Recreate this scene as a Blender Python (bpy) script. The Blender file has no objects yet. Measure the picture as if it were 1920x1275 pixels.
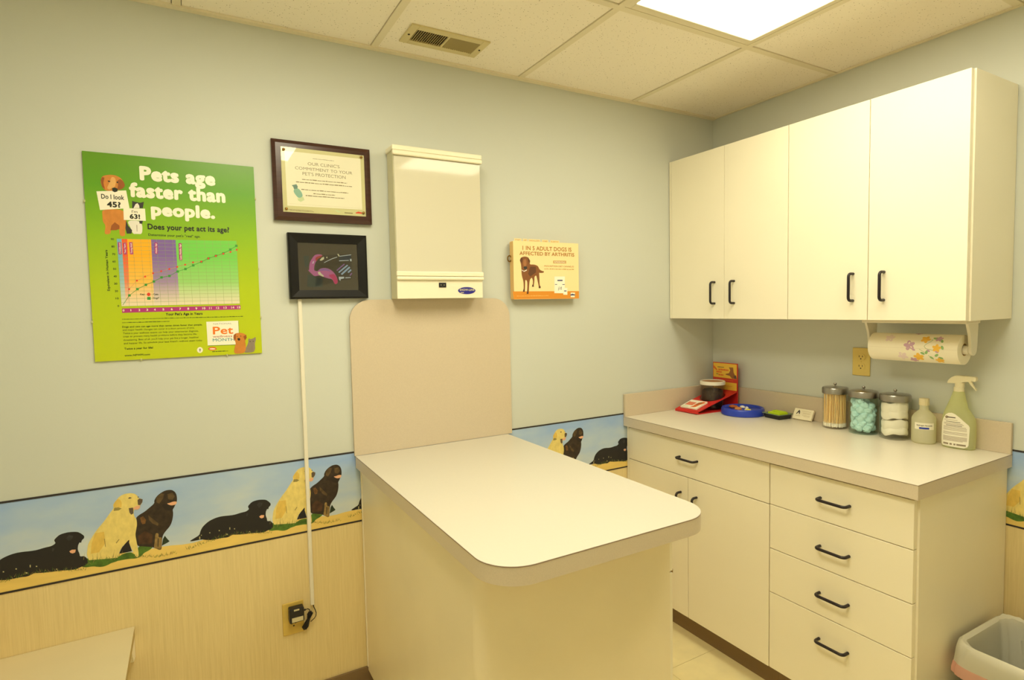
import bpy, bmesh, math, random
from mathutils import Vector, Matrix
random.seed(7)
C = bpy.context.scene.collection
SC = bpy.context.scene
PI = math.pi
def lin(c):
    c = c / 255.0
    return c / 12.92 if c <= 0.04045 else ((c + 0.055) / 1.055) ** 2.4
def rgb(r, g, b): return (lin(r), lin(g), lin(b), 1.0)

# ------------------------------------------------------------------ camera
cam = bpy.data.cameras.new('camera'); cam_o = bpy.data.objects.new('camera', cam); C.objects.link(cam_o)
cam.sensor_width = 36.0; cam.lens = 20.018; cam.clip_start = 0.05; cam.clip_end = 60
F_ = Vector((0.49323968, 0.86799546, -0.05743247)); R_ = Vector((0.86863879, -0.49499835, -0.02105429)); U_ = Vector((0.04670401, 0.03950326, 0.99812736))
cam_o.matrix_world = Matrix(((R_.x, U_.x, -F_.x, -2.39375), (R_.y, U_.y, -F_.y, -2.07413), (R_.z, U_.z, -F_.z, 1.44266), (0, 0, 0, 1)))
SC.camera = cam_o

# ------------------------------------------------------------------ world, exposure, lamp colour (the lamps are the two ceiling troffers built below)
world = bpy.data.worlds.new('world'); SC.world = world; world.use_nodes = True
world.node_tree.nodes['Background'].inputs[0].default_value = (0.02, 0.02, 0.02, 1)
SC.view_settings.view_transform = 'Standard'; SC.view_settings.look = 'None'
SC.view_settings.exposure = 0.0; SC.view_settings.gamma = 1.0; SC.view_settings.use_curve_mapping = False
LAMP_COLOR = (1.0, 0.935, 0.68, 1.0)
LAMP_STRENGTH = 8.8          # above the table
LAMP_STRENGTH_LEFT = 12.6    # over the left half; raised to brighten the base cabinet fronts
SC.cycles.max_bounces = 10; SC.cycles.diffuse_bounces = 6; SC.cycles.transparent_max_bounces = 16
SC.cycles.sample_clamp_indirect = 6.0

# ------------------------------------------------------------------ room sizes (metres; room corner at the origin, room towards -x and -y)
ZC = 2.382; XL = -2.955; YR = -2.75
XB = -0.5378; YE = -0.6226; MOD = 0.6096
ZB1 = 0.927; ZB2 = 0.669
ZT = 0.914

# ------------------------------------------------------------------ materials
MATS = {}
def mat(name, color, rough=0.5, spec=0.5, metal=0.0, noise=None, bump=None, coat=0.0, sheen=0.0):
    if name in MATS: return MATS[name]
    m = bpy.data.materials.new(name); m.use_nodes = True
    nt = m.node_tree; b = nt.nodes['Principled BSDF']
    b.inputs['Base Color'].default_value = color; b.inputs['Roughness'].default_value = rough
    b.inputs['Metallic'].default_value = metal; b.inputs['Specular IOR Level'].default_value = spec
    b.inputs['Coat Weight'].default_value = coat
    if noise or bump:
        tc = nt.nodes.new('ShaderNodeTexCoord')
    if noise:                                   # (scale xyz, amount 0..1, detail)
        mp = nt.nodes.new('ShaderNodeMapping'); mp.inputs['Scale'].default_value = noise[0]
        nz = nt.nodes.new('ShaderNodeTexNoise'); nz.inputs['Scale'].default_value = 1.0; nz.inputs['Detail'].default_value = noise[2]
        hs = nt.nodes.new('ShaderNodeMixRGB'); hs.blend_type = 'MULTIPLY'; hs.inputs[0].default_value = 1.0
        rp = nt.nodes.new('ShaderNodeValToRGB')
        a = noise[1]
        rp.color_ramp.elements[0].position = 0.3; rp.color_ramp.elements[1].position = 0.7
        rp.color_ramp.elements[0].color = (1 - a, 1 - a, 1 - a, 1); rp.color_ramp.elements[1].color = (1, 1, 1, 1)
        nt.links.new(tc.outputs['Object'], mp.inputs[0]); nt.links.new(mp.outputs[0], nz.inputs['Vector'])
        nt.links.new(nz.outputs['Fac'], rp.inputs[0]); nt.links.new(rp.outputs[0], hs.inputs[2])
        hs.inputs[1].default_value = color; nt.links.new(hs.outputs[0], b.inputs['Base Color'])
    if bump:                                    # (scale, strength)
        n2 = nt.nodes.new('ShaderNodeTexNoise'); n2.inputs['Scale'].default_value = bump[0]; n2.inputs['Detail'].default_value = 3
        bp = nt.nodes.new('ShaderNodeBump'); bp.inputs['Strength'].default_value = bump[1]; bp.inputs['Distance'].default_value = 0.002
        nt.links.new(tc.outputs['Object'], n2.inputs['Vector']); nt.links.new(n2.outputs['Fac'], bp.inputs['Height'])
        nt.links.new(bp.outputs[0], b.inputs['Normal'])
    MATS[name] = m
    return m
def ramp_mat(name, axis, stops, rough=0.4, scale=1.0, noisefac=None):
    """printed colour that runs along one object axis (0 x, 1 y, 2 z)"""
    if name in MATS: return MATS[name]
    m = bpy.data.materials.new(name); m.use_nodes = True; nt = m.node_tree; b = nt.nodes['Principled BSDF']
    b.inputs['Roughness'].default_value = rough
    tc = nt.nodes.new('ShaderNodeTexCoord'); sp = nt.nodes.new('ShaderNodeSeparateXYZ'); nt.links.new(tc.outputs['Object'], sp.inputs[0])
    mu = nt.nodes.new('ShaderNodeMath'); mu.operation = 'MULTIPLY'; mu.inputs[1].default_value = scale; nt.links.new(sp.outputs[axis], mu.inputs[0])
    src = mu.outputs[0]
    if noisefac:
        nz = nt.nodes.new('ShaderNodeTexNoise'); nz.inputs['Scale'].default_value = noisefac[0]; nz.inputs['Detail'].default_value = 4
        mp = nt.nodes.new('ShaderNodeMapping'); mp.inputs['Scale'].default_value = (1, 1, 2.2)
        nt.links.new(tc.outputs['Object'], mp.inputs[0]); nt.links.new(mp.outputs[0], nz.inputs['Vector'])
        ad = nt.nodes.new('ShaderNodeMath'); ad.operation = 'MULTIPLY_ADD'; ad.inputs[1].default_value = noisefac[1]
        of = nt.nodes.new('ShaderNodeMath'); of.operation = 'ADD'; of.inputs[1].default_value = noisefac[2]
        nt.links.new(nz.outputs['Fac'], ad.inputs[0]); nt.links.new(src, ad.inputs[2]); nt.links.new(ad.outputs[0], of.inputs[0]); src = of.outputs[0]
    rp = nt.nodes.new('ShaderNodeValToRGB'); nt.links.new(src, rp.inputs[0])
    els = rp.color_ramp.elements
    els[0].position = stops[0][0]; els[0].color = stops[0][1]; els[1].position = stops[-1][0]; els[1].color = stops[-1][1]
    for p, c in stops[1:-1]:
        e = els.new(p); e.color = c
    nt.links.new(rp.outputs[0], b.inputs['Base Color']); MATS[name] = m
    return m
def glass_mat(name, tint, rough=0.02, gloss=1.0):
    """thin clear wall: see-through with a Fresnel gloss"""
    if name in MATS: return MATS[name]
    m = bpy.data.materials.new(name); m.use_nodes = True; nt = m.node_tree
    for n in list(nt.nodes):
        if n.type != 'OUTPUT_MATERIAL': nt.nodes.remove(n)
    out = [n for n in nt.nodes if n.type == 'OUTPUT_MATERIAL'][0]
    t = nt.nodes.new('ShaderNodeBsdfTransparent'); t.inputs[0].default_value = tint
    g = nt.nodes.new('ShaderNodeBsdfGlossy'); g.inputs['Roughness'].default_value = rough
    lw = nt.nodes.new('ShaderNodeLayerWeight'); lw.inputs['Blend'].default_value = 0.5
    pw = nt.nodes.new('ShaderNodeMath'); pw.operation = 'POWER'; pw.inputs[1].default_value = 4.0; nt.links.new(lw.outputs['Facing'], pw.inputs[0])
    fr = nt.nodes.new('ShaderNodeMath'); fr.operation = 'MULTIPLY_ADD'; fr.inputs[1].default_value = 0.55; fr.inputs[2].default_value = 0.035; nt.links.new(pw.outputs[0], fr.inputs[0])
    mx = nt.nodes.new('ShaderNodeMixShader')
    nt.links.new(fr.outputs[0], mx.inputs[0]); nt.links.new(t.outputs[0], mx.inputs[1]); nt.links.new(g.outputs[0], mx.inputs[2])
    nt.links.new(mx.outputs[0], out.inputs[0]); MATS[name] = m
    return m
def plastic_mat(name, color, trans=0.5, rough=0.35):
    """milky see-through plastic"""
    if name in MATS: return MATS[name]
    m = bpy.data.materials.new(name); m.use_nodes = True; nt = m.node_tree
    b = nt.nodes['Principled BSDF']; b.inputs['Base Color'].default_value = color; b.inputs['Roughness'].default_value = rough
    out = [n for n in nt.nodes if n.type == 'OUTPUT_MATERIAL'][0]
    t = nt.nodes.new('ShaderNodeBsdfTransparent'); t.inputs[0].default_value = color
    tl = nt.nodes.new('ShaderNodeBsdfTranslucent'); tl.inputs[0].default_value = color
    m1 = nt.nodes.new('ShaderNodeMixShader'); m1.inputs[0].default_value = 0.4
    m2 = nt.nodes.new('ShaderNodeMixShader'); m2.inputs[0].default_value = trans
    nt.links.new(b.outputs[0], m1.inputs[1]); nt.links.new(tl.outputs[0], m1.inputs[2])
    nt.links.new(m1.outputs[0], m2.inputs[1]); nt.links.new(t.outputs[0], m2.inputs[2]); nt.links.new(m2.outputs[0], out.inputs[0])
    MATS[name] = m
    return m
def emit_mat(name, color, strength):
    m = bpy.data.materials.new(name); m.use_nodes = True; nt = m.node_tree; b = nt.nodes['Principled BSDF']
    b.inputs['Base Color'].default_value = (0.8, 0.8, 0.8, 1); b.inputs['Emission Color'].default_value = color; b.inputs['Emission Strength'].default_value = strength
    MATS[name] = m
    return m

def wallpaper(name, base, dark, zscale):
    """pale striped linen wallpaper: fine uneven vertical threads"""
    m = bpy.data.materials.new(name); m.use_nodes = True; nt = m.node_tree; b = nt.nodes['Principled BSDF']; b.inputs['Roughness'].default_value = 0.7
    tc = nt.nodes.new('ShaderNodeTexCoord'); mp = nt.nodes.new('ShaderNodeMapping'); mp.inputs['Scale'].default_value = (260, 260, zscale)
    nz = nt.nodes.new('ShaderNodeTexNoise'); nz.inputs['Scale'].default_value = 1.0; nz.inputs['Detail'].default_value = 5; nz.inputs['Roughness'].default_value = 0.7
    rp = nt.nodes.new('ShaderNodeValToRGB'); rp.color_ramp.elements[0].position = 0.3; rp.color_ramp.elements[1].position = 0.62
    rp.color_ramp.elements[0].color = dark; rp.color_ramp.elements[1].color = base
    nt.links.new(tc.outputs['Object'], mp.inputs[0]); nt.links.new(mp.outputs[0], nz.inputs['Vector']); nt.links.new(nz.outputs['Fac'], rp.inputs[0])
    nt.links.new(rp.outputs[0], b.inputs['Base Color']); MATS[name] = m
    return m
def tile_mat(name):
    """mineral-fibre ceiling tile with small dark pin holes"""
    m = bpy.data.materials.new(name); m.use_nodes = True; nt = m.node_tree; b = nt.nodes['Principled BSDF']; b.inputs['Roughness'].default_value = 0.9
    tc = nt.nodes.new('ShaderNodeTexCoord'); vo = nt.nodes.new('ShaderNodeTexVoronoi'); vo.inputs['Scale'].default_value = 95
    rp = nt.nodes.new('ShaderNodeValToRGB'); rp.color_ramp.elements[0].position = 0.10; rp.color_ramp.elements[1].position = 0.17
    rp.color_ramp.elements[0].color = (0.34, 0.30, 0.22, 1); rp.color_ramp.elements[1].color = (1, 1, 1, 1)
    n2 = nt.nodes.new('ShaderNodeTexNoise'); n2.inputs['Scale'].default_value = 26; n2.inputs['Detail'].default_value = 2
    r2 = nt.nodes.new('ShaderNodeValToRGB'); r2.color_ramp.elements[0].position = 0.46; r2.color_ramp.elements[1].position = 0.54
    r2.color_ramp.elements[0].color = (0.75, 0.75, 0.75, 1); r2.color_ramp.elements[1].color = (0, 0, 0, 1)
    mx = nt.nodes.new('ShaderNodeMixRGB'); mx.blend_type = 'LIGHTEN'; mx.inputs[0].default_value = 1
    mu = nt.nodes.new('ShaderNodeMixRGB'); mu.blend_type = 'MULTIPLY'; mu.inputs[0].default_value = 1; mu.inputs[1].default_value = CEIL_COL
    nt.links.new(tc.outputs['Object'], vo.inputs['Vector']); nt.links.new(vo.outputs['Distance'], rp.inputs[0])
    nt.links.new(tc.outputs['Object'], n2.inputs['Vector']); nt.links.new(n2.outputs['Fac'], r2.inputs[0])
    nt.links.new(rp.outputs[0], mx.inputs[1]); nt.links.new(r2.outputs[0], mx.inputs[2]); nt.links.new(mx.outputs[0], mu.inputs[2])
    nt.links.new(mu.outputs[0], b.inputs['Base Color']); MATS[name] = m
    return m
CEIL_COL = rgb(248, 240, 226)
M_PAINT = mat('wall_paint', rgb(204, 207, 199), 0.6, 0.3, bump=(160, 0.06))
M_WAIN = wallpaper('linen_wallpaper', rgb(230, 210, 156), rgb(218, 197, 142), 6)
M_TILE = tile_mat('ceiling_tile'); M_TBAR = mat('grid_paint', rgb(232, 222, 196), 0.5)
M_LAM = mat('cream_laminate', rgb(244, 236, 214), 0.42, 0.5, noise=((3, 3, 3), 0.03, 2))
M_LAMIN = mat('carcass_laminate', rgb(238, 222, 190), 0.5)
M_TABLE = mat('table_laminate', rgb(206, 200, 187), 0.3, 0.5, noise=((400, 400, 400), 0.03, 2))
M_TOP = mat('worktop_laminate', rgb(226, 218, 202), 0.3, 0.5, noise=((400, 400, 400), 0.03, 2))
M_EDGE = mat('beige_edge_laminate', rgb(214, 200, 178), 0.45, 0.5, noise=((300, 300, 300), 0.06, 2))
M_TAN = mat('tan_panel_laminate', rgb(208, 192, 168), 0.45, 0.5, noise=((220, 220, 220), 0.05, 3))
M_PED = mat('pedestal_laminate', rgb(242, 230, 200), 0.35, 0.5, noise=((5, 5, 5), 0.04, 2))
M_BASEB = mat('brown_vinyl_base', rgb(128, 104, 72), 0.5)
M_BRONZE = mat('dark_bronze', rgb(34, 26, 30), 0.36, 0.4)
M_BLACK = mat('black_plastic', rgb(26, 24, 28), 0.35)
M_WHITEPL = mat('white_plastic', rgb(232, 226, 210), 0.4)
M_CREAMMET = mat('cream_enamel', rgb(240, 232, 206), 0.35)
M_IVORY = mat('yellowed_plate', rgb(214, 184, 92), 0.4)
M_STEEL = mat('brushed_lid', rgb(170, 164, 158), 0.28, 0.5, metal=1.0)
M_DARK = mat('dark_void', rgb(30, 26, 22), 0.8)
M_FLOOR = None

# ------------------------------------------------------------------ mesh builder
class MB:
    def __init__(s): s.v = []; s.f = []; s.m = []; s.mats = []; s.sm = []
    def mi(s, m):
        if m not in s.mats: s.mats.append(m)
        return s.mats.index(m)
    def add(s, vs, fs, m, smooth=False):
        o = len(s.v); s.v += [tuple(v) for v in vs]; k = s.mi(m)
        for f in fs: s.f.append([i + o for i in f]); s.m.append(k); s.sm.append(smooth)
        return s
    def box(s, a, b, m, bev=0.0, seg=2, mtx=None):
        x0, y0, z0 = [min(p, q) for p, q in zip(a, b)]; x1, y1, z1 = [max(p, q) for p, q in zip(a, b)]
        if bev <= 0:
            vs = [(x0, y0, z0), (x1, y0, z0), (x1, y1, z0), (x0, y1, z0), (x0, y0, z1), (x1, y0, z1), (x1, y1, z1), (x0, y1, z1)]
            fs = [(0, 3, 2, 1), (4, 5, 6, 7), (0, 1, 5, 4), (1, 2, 6, 5), (2, 3, 7, 6), (3, 0, 4, 7)]
            if mtx: vs = [tuple(mtx @ Vector(v)) for v in vs]
            return s.add(vs, fs, m)
        bm = bmesh.new(); bmesh.ops.create_cube(bm, size=1.0)
        for v in bm.verts: v.co = Vector(((x0 + x1) / 2 + v.co.x * (x1 - x0), (y0 + y1) / 2 + v.co.y * (y1 - y0), (z0 + z1) / 2 + v.co.z * (z1 - z0)))
        bmesh.ops.bevel(bm, geom=list(bm.edges), offset=bev, segments=seg, affect='EDGES', profile=0.5)
        return s.bm(bm, m, mtx)
    def bm(s, bm, m, mtx=None, smooth=False):
        bm.verts.ensure_lookup_table(); bm.verts.index_update()
        vs = [tuple((mtx @ v.co) if mtx else v.co) for v in bm.verts]
        fs = [[v.index for v in f.verts] for f in bm.faces]; bm.free()
        return s.add(vs, fs, m, smooth)
    def prism(s, pts, axis, a, b, m, smooth=False):
        """2-D outline extruded along an axis; pts counter-clockwise in the other two axes in cyclic order"""
        def P(p, t):
            return {'z': (p[0], p[1], t), 'x': (t, p[0], p[1]), 'y': (p[1], t, p[0])}[axis]
        n = len(pts); vs = [P(p, a) for p in pts] + [P(p, b) for p in pts]
        s.add(vs, [list(range(n))[::-1], list(range(n, 2 * n))], m)
        s.add(vs, [(i, (i + 1) % n, n + (i + 1) % n, n + i) for i in range(n)], m, smooth)
        return s
    def lathe(s, prof, c, m, n=28, cap0=True, cap1=True, smooth=True, mtx=None):
        """prof [(r,z)] around a vertical axis at c=(x,y)"""
        vs = []; fs = []
        for r, z in prof:
            for k in range(n):
                t = 2 * PI * k / n; vs.append((c[0] + r * math.cos(t), c[1] + r * math.sin(t), z))
        for j in range(len(prof) - 1):
            for k in range(n):
                k2 = (k + 1) % n; fs.append((j * n + k, j * n + k2, (j + 1) * n + k2, (j + 1) * n + k))
        if mtx: vs = [tuple(mtx @ Vector(v)) for v in vs]
        s.add(vs, fs, m, smooth)
        caps = []
        if cap0: caps.append(list(range(n))[::-1])
        if cap1: caps.append([(len(prof) - 1) * n + k for k in range(n)])
        if caps: s.add(vs, caps, m)
        return s
    def loft(s, rings, m, cap0=True, cap1=True, smooth=True):
        n = len(rings[0]); vs = [p for r in rings for p in r]; fs = []
        for j in range(len(rings) - 1):
            for k in range(n):
                k2 = (k + 1) % n; fs.append((j * n + k, j * n + k2, (j + 1) * n + k2, (j + 1) * n + k))
        s.add(vs, fs, m, smooth)
        caps = []
        if cap0: caps.append(list(range(n))[::-1])
        if cap1: caps.append([(len(rings) - 1) * n + k for k in range(n)])
        if caps: s.add(vs, caps, m)
        return s
    def tube(s, path, r, m, n=10, closed=False):
        P = [Vector(p) for p in path]; rings = []; up = None
        rr = r if isinstance(r, (list, tuple)) else [r] * len(P)
        for i, p in enumerate(P):
            if closed: t = P[(i + 1) % len(P)] - P[i - 1]
            else: t = P[min(i + 1, len(P) - 1)] - P[max(i - 1, 0)]
            t.normalize()
            if up is None:
                up = Vector((0, 0, 1)) if abs(t.z) < 0.9 else Vector((1, 0, 0))
            a = up - t * up.dot(t)
            if a.length < 1e-5: a = Vector((1, 0, 0)) - t * t.x
            a.normalize(); bb = t.cross(a); up = a
            rings.append([tuple(p + (a * math.cos(2 * PI * k / n) + bb * math.sin(2 * PI * k / n)) * rr[i]) for k in range(n)])
        if closed: rings.append(rings[0]); return s.loft(rings, m, False, False)
        return s.loft(rings, m)
    def obj(s, name, parent=None, loc=None):
        me = bpy.data.meshes.new(name); me.from_pydata(s.v, [], s.f)
        for m in s.mats: me.materials.append(m)
        me.polygons.foreach_set('material_index', s.m); me.polygons.foreach_set('use_smooth', s.sm)
        me.update(); me.validate()
        bm = bmesh.new(); bm.from_mesh(me); bmesh.ops.remove_doubles(bm, verts=bm.verts, dist=1e-6); bm.to_mesh(me); bm.free()
        if any(s.sm): me.set_sharp_from_angle(angle=0.7)
        o = bpy.data.objects.new(name, me); C.objects.link(o)
        if parent: o.parent = parent
        if loc: o.location = loc
        return o
def struct(o):
    o['kind'] = 'structure'; return o
def tag(o, label, cat, group=None):
    o['label'] = label; o['category'] = cat
    if group: o['group'] = group
    return o
def thing(name, label, cat, loc=(0, 0, 0), rotz=0.0, group=None):
    o = bpy.data.objects.new(name, None); o.empty_display_size = 0.05; C.objects.link(o)
    o.location = loc; o.rotation_euler = (0, 0, rotz)
    return tag(o, label, cat, group)
def rr_pts(x0, y0, x1, y1, r, n=6, corners=(1, 1, 1, 1)):
    """rounded rectangle, counter-clockwise from the lower-left corner; corners ll, lr, ur, ul"""
    out = []
    for (cx, cy, a, on) in ((x0 + r, y0 + r, PI, corners[0]), (x1 - r, y0 + r, 1.5 * PI, corners[1]), (x1 - r, y1 - r, 0, corners[2]), (x0 + r, y1 - r, 0.5 * PI, corners[3])):
        if on:
            for k in range(n + 1): t = a + 0.5 * PI * k / n; out.append((cx + r * math.cos(t), cy + r * math.sin(t)))
        else:
            t = a + 0.25 * PI; out.append((cx + (r if math.cos(t) > 0 else -r), cy + (r if math.sin(t) > 0 else -r)))
    return out

# ------------------------------------------------------------------ flat printing: lettering and shapes laid on a surface
_txt = {}
def glyphs(string, bold):
    key = (string, bold)
    if key in _txt: return _txt[key]
    cu = bpy.data.curves.new('lettering', 'FONT'); cu.body = string; cu.size = 1.0; cu.resolution_u = 3
    if bold: cu.space_character = 1.0 + bold * 1.5
    o = bpy.data.objects.new('lettering', cu); C.objects.link(o)
    dg = bpy.context.evaluated_depsgraph_get(); me = bpy.data.meshes.new_from_object(o.evaluated_get(dg))
    v = [(p.co.x, p.co.y) for p in me.vertices]; f = [list(p.vertices) for p in me.polygons]
    bpy.data.objects.remove(o); bpy.data.curves.remove(cu); bpy.data.meshes.remove(me)
    _txt[key] = (v, f); return _txt[key]
CAP = 0.729
INKS = {}
FUR = {k: ((90, 90, 50), 0.16, 5) for k in ('dogyellow', 'furpale', 'furdeep', 'goldfur', 'goldlight', 'golddeep', 'labfur', 'lablight', 'catgrey')}
FUR.update({k: ((60, 60, 60), 0.6, 5) for k in ('dogbrown', 'brownlight', 'rust', 'rustdark', 'dogcoal', 'legtan', 'grass', 'grassdark')})
def ink(n): return INKS[n]
def put_text(mb, string, x0, y0, x1, cap, mt, place, bold=0.0):
    v, f = glyphs(string, bold)
    if not v: return
    a = min(p[0] for p in v) - bold; b = max(p[0] for p in v) + bold; sx = (x1 - x0) / max(b - a, 1e-6); sy = cap / (CAP + 2 * bold)
    offs = [(0, 0)] if bold <= 0 else [(bold * math.cos(PI * k / 4), bold * math.sin(PI * k / 4)) for k in range(8)] + ([(0.5 * bold * math.cos(PI * k / 2), 0.5 * bold * math.sin(PI * k / 2)) for k in range(4)] if bold > 0.04 else [])
    for k, (dx, dy) in enumerate(offs):      # heavy letters are the same outline struck several times side by side
        mb.add([place((p[0] + dx - a) * sx + x0, (p[1] + dy + bold) * sy + y0, k * 1.5e-5) for p in v], f, mt)
def put_art(mb, items, place, step=0.00025):
    """items traced in 0.1 mm; place(u, v, lift) gives a point on the surface"""
    for it in items:
        k, mname, layer = it[0], it[1], it[2]; mt = ink(mname)
        pl = lambda u, v, e=0.0, L=layer: place(u, v, L * step + e)
        if k == 'P':
            q = soft([(u * 1e-4, v * 1e-4) for u, v in it[3]], 2); mb.add([pl(u, v) for u, v in q], [list(range(len(q)))], mt)
        elif k == 'T':
            _, _, _, s, x0, y0, x1, h, bo = it
            put_text(mb, s, x0 * 1e-4, y0 * 1e-4, x1 * 1e-4, h * 1e-4, mt, pl, bo)
        elif k == 'V':
            _, _, _, s, x, y0, y1, w, bo = it
            put_text(mb, s, y0 * 1e-4, -x * 1e-4, y1 * 1e-4, w * 1e-4, mt, lambda a, b, e=0.0: pl(-b, a, e), bo)
        elif k == 'D':
            _, _, _, x0, y, x1, h, seed = it
            rnd = random.Random(seed); x = x0 * 1e-4; e = x1 * 1e-4; hh = h * 1e-4
            if seed == 0:
                mb.add([pl(x, y * 1e-4), pl(e, y * 1e-4), pl(e, y * 1e-4 + hh), pl(x, y * 1e-4 + hh)], [(0, 1, 2, 3)], mt); continue
            while x < e:
                w = min(rnd.uniform(1.2, 5.0) * hh, e - x); hk = hh * rnd.choice((0.6, 0.7, 0.9))
                mb.add([pl(x, y * 1e-4), pl(x + w, y * 1e-4), pl(x + w, y * 1e-4 + hk), pl(x, y * 1e-4 + hk)], [(0, 1, 2, 3)], mt)
                x += w + hh * 0.5
def soft(pts, it=1):
    for _ in range(it):
        if len(pts) < 7: return pts
        out = []
        for i, p in enumerate(pts):
            q = pts[(i + 1) % len(pts)]
            out += [(0.78 * p[0] + 0.22 * q[0], 0.78 * p[1] + 0.22 * q[1]), (0.22 * p[0] + 0.78 * q[0], 0.22 * p[1] + 0.78 * q[1])]
        pts = out
    return pts
def inks(d, rough=0.5):
    for k, c in d.items():
        INKS[k] = mat('ink_' + k, rgb(*c), rough, noise=FUR.get(k))
inks(dict(dogblack=(30, 28, 30), dogcoal=(58, 56, 60), tongue=(232, 176, 140), fleck=(190, 180, 130), dogyellow=(238, 216, 130), furpale=(240, 224, 160), furdeep=(232, 196, 96), furshade=(150, 134, 76), nose=(96, 80, 66),
          dogbrown=(60, 46, 34), browndeep=(38, 30, 24), brownlight=(104, 82, 52), rust=(136, 92, 48), rustdark=(84, 54, 34), legtan=(168, 138, 84), grass=(92, 134, 44), grassdark=(40, 60, 40)), 0.6)
inks(dict(paper=(246, 240, 222), ink=(34, 36, 26), inkgreen=(46, 66, 14), goldfur=(214, 136, 56), golddeep=(160, 88, 34), goldlight=(234, 178, 104), catdark=(52, 50, 50), catwhite=(232, 226, 216), catgrey=(150, 134, 116),
          chartblue=(126, 186, 206), chartred=(238, 110, 60), chartorange=(252, 186, 50), chartviolet=(150, 122, 176), chartgreen=(140, 212, 104), gridline=(150, 168, 104), catline=(214, 140, 110), catmark=(226, 62, 40), dogline=(60, 150, 60),
          magenta=(176, 50, 130), cardshade=(110, 140, 10), logogrey=(150, 150, 150), logoorange=(238, 120, 30), logored=(170, 50, 60), logoteal=(70, 150, 160)), 0.35)
inks(dict(certgreen=(214, 208, 160), certgrey=(140, 124, 92), certline=(216, 206, 176), tealcap=(104, 140, 136), tealmid=(140, 186, 172), teallight=(206, 220, 180)), 0.4)
inks(dict(bandorange=(222, 142, 40), brownletter=(176, 116, 48), boxtan=(206, 160, 96), bandlight=(238, 180, 96), labfur=(138, 84, 42), labdark=(96, 56, 30), lablight=(168, 110, 64), labelnavy=(70, 70, 110)), 0.4)

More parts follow.
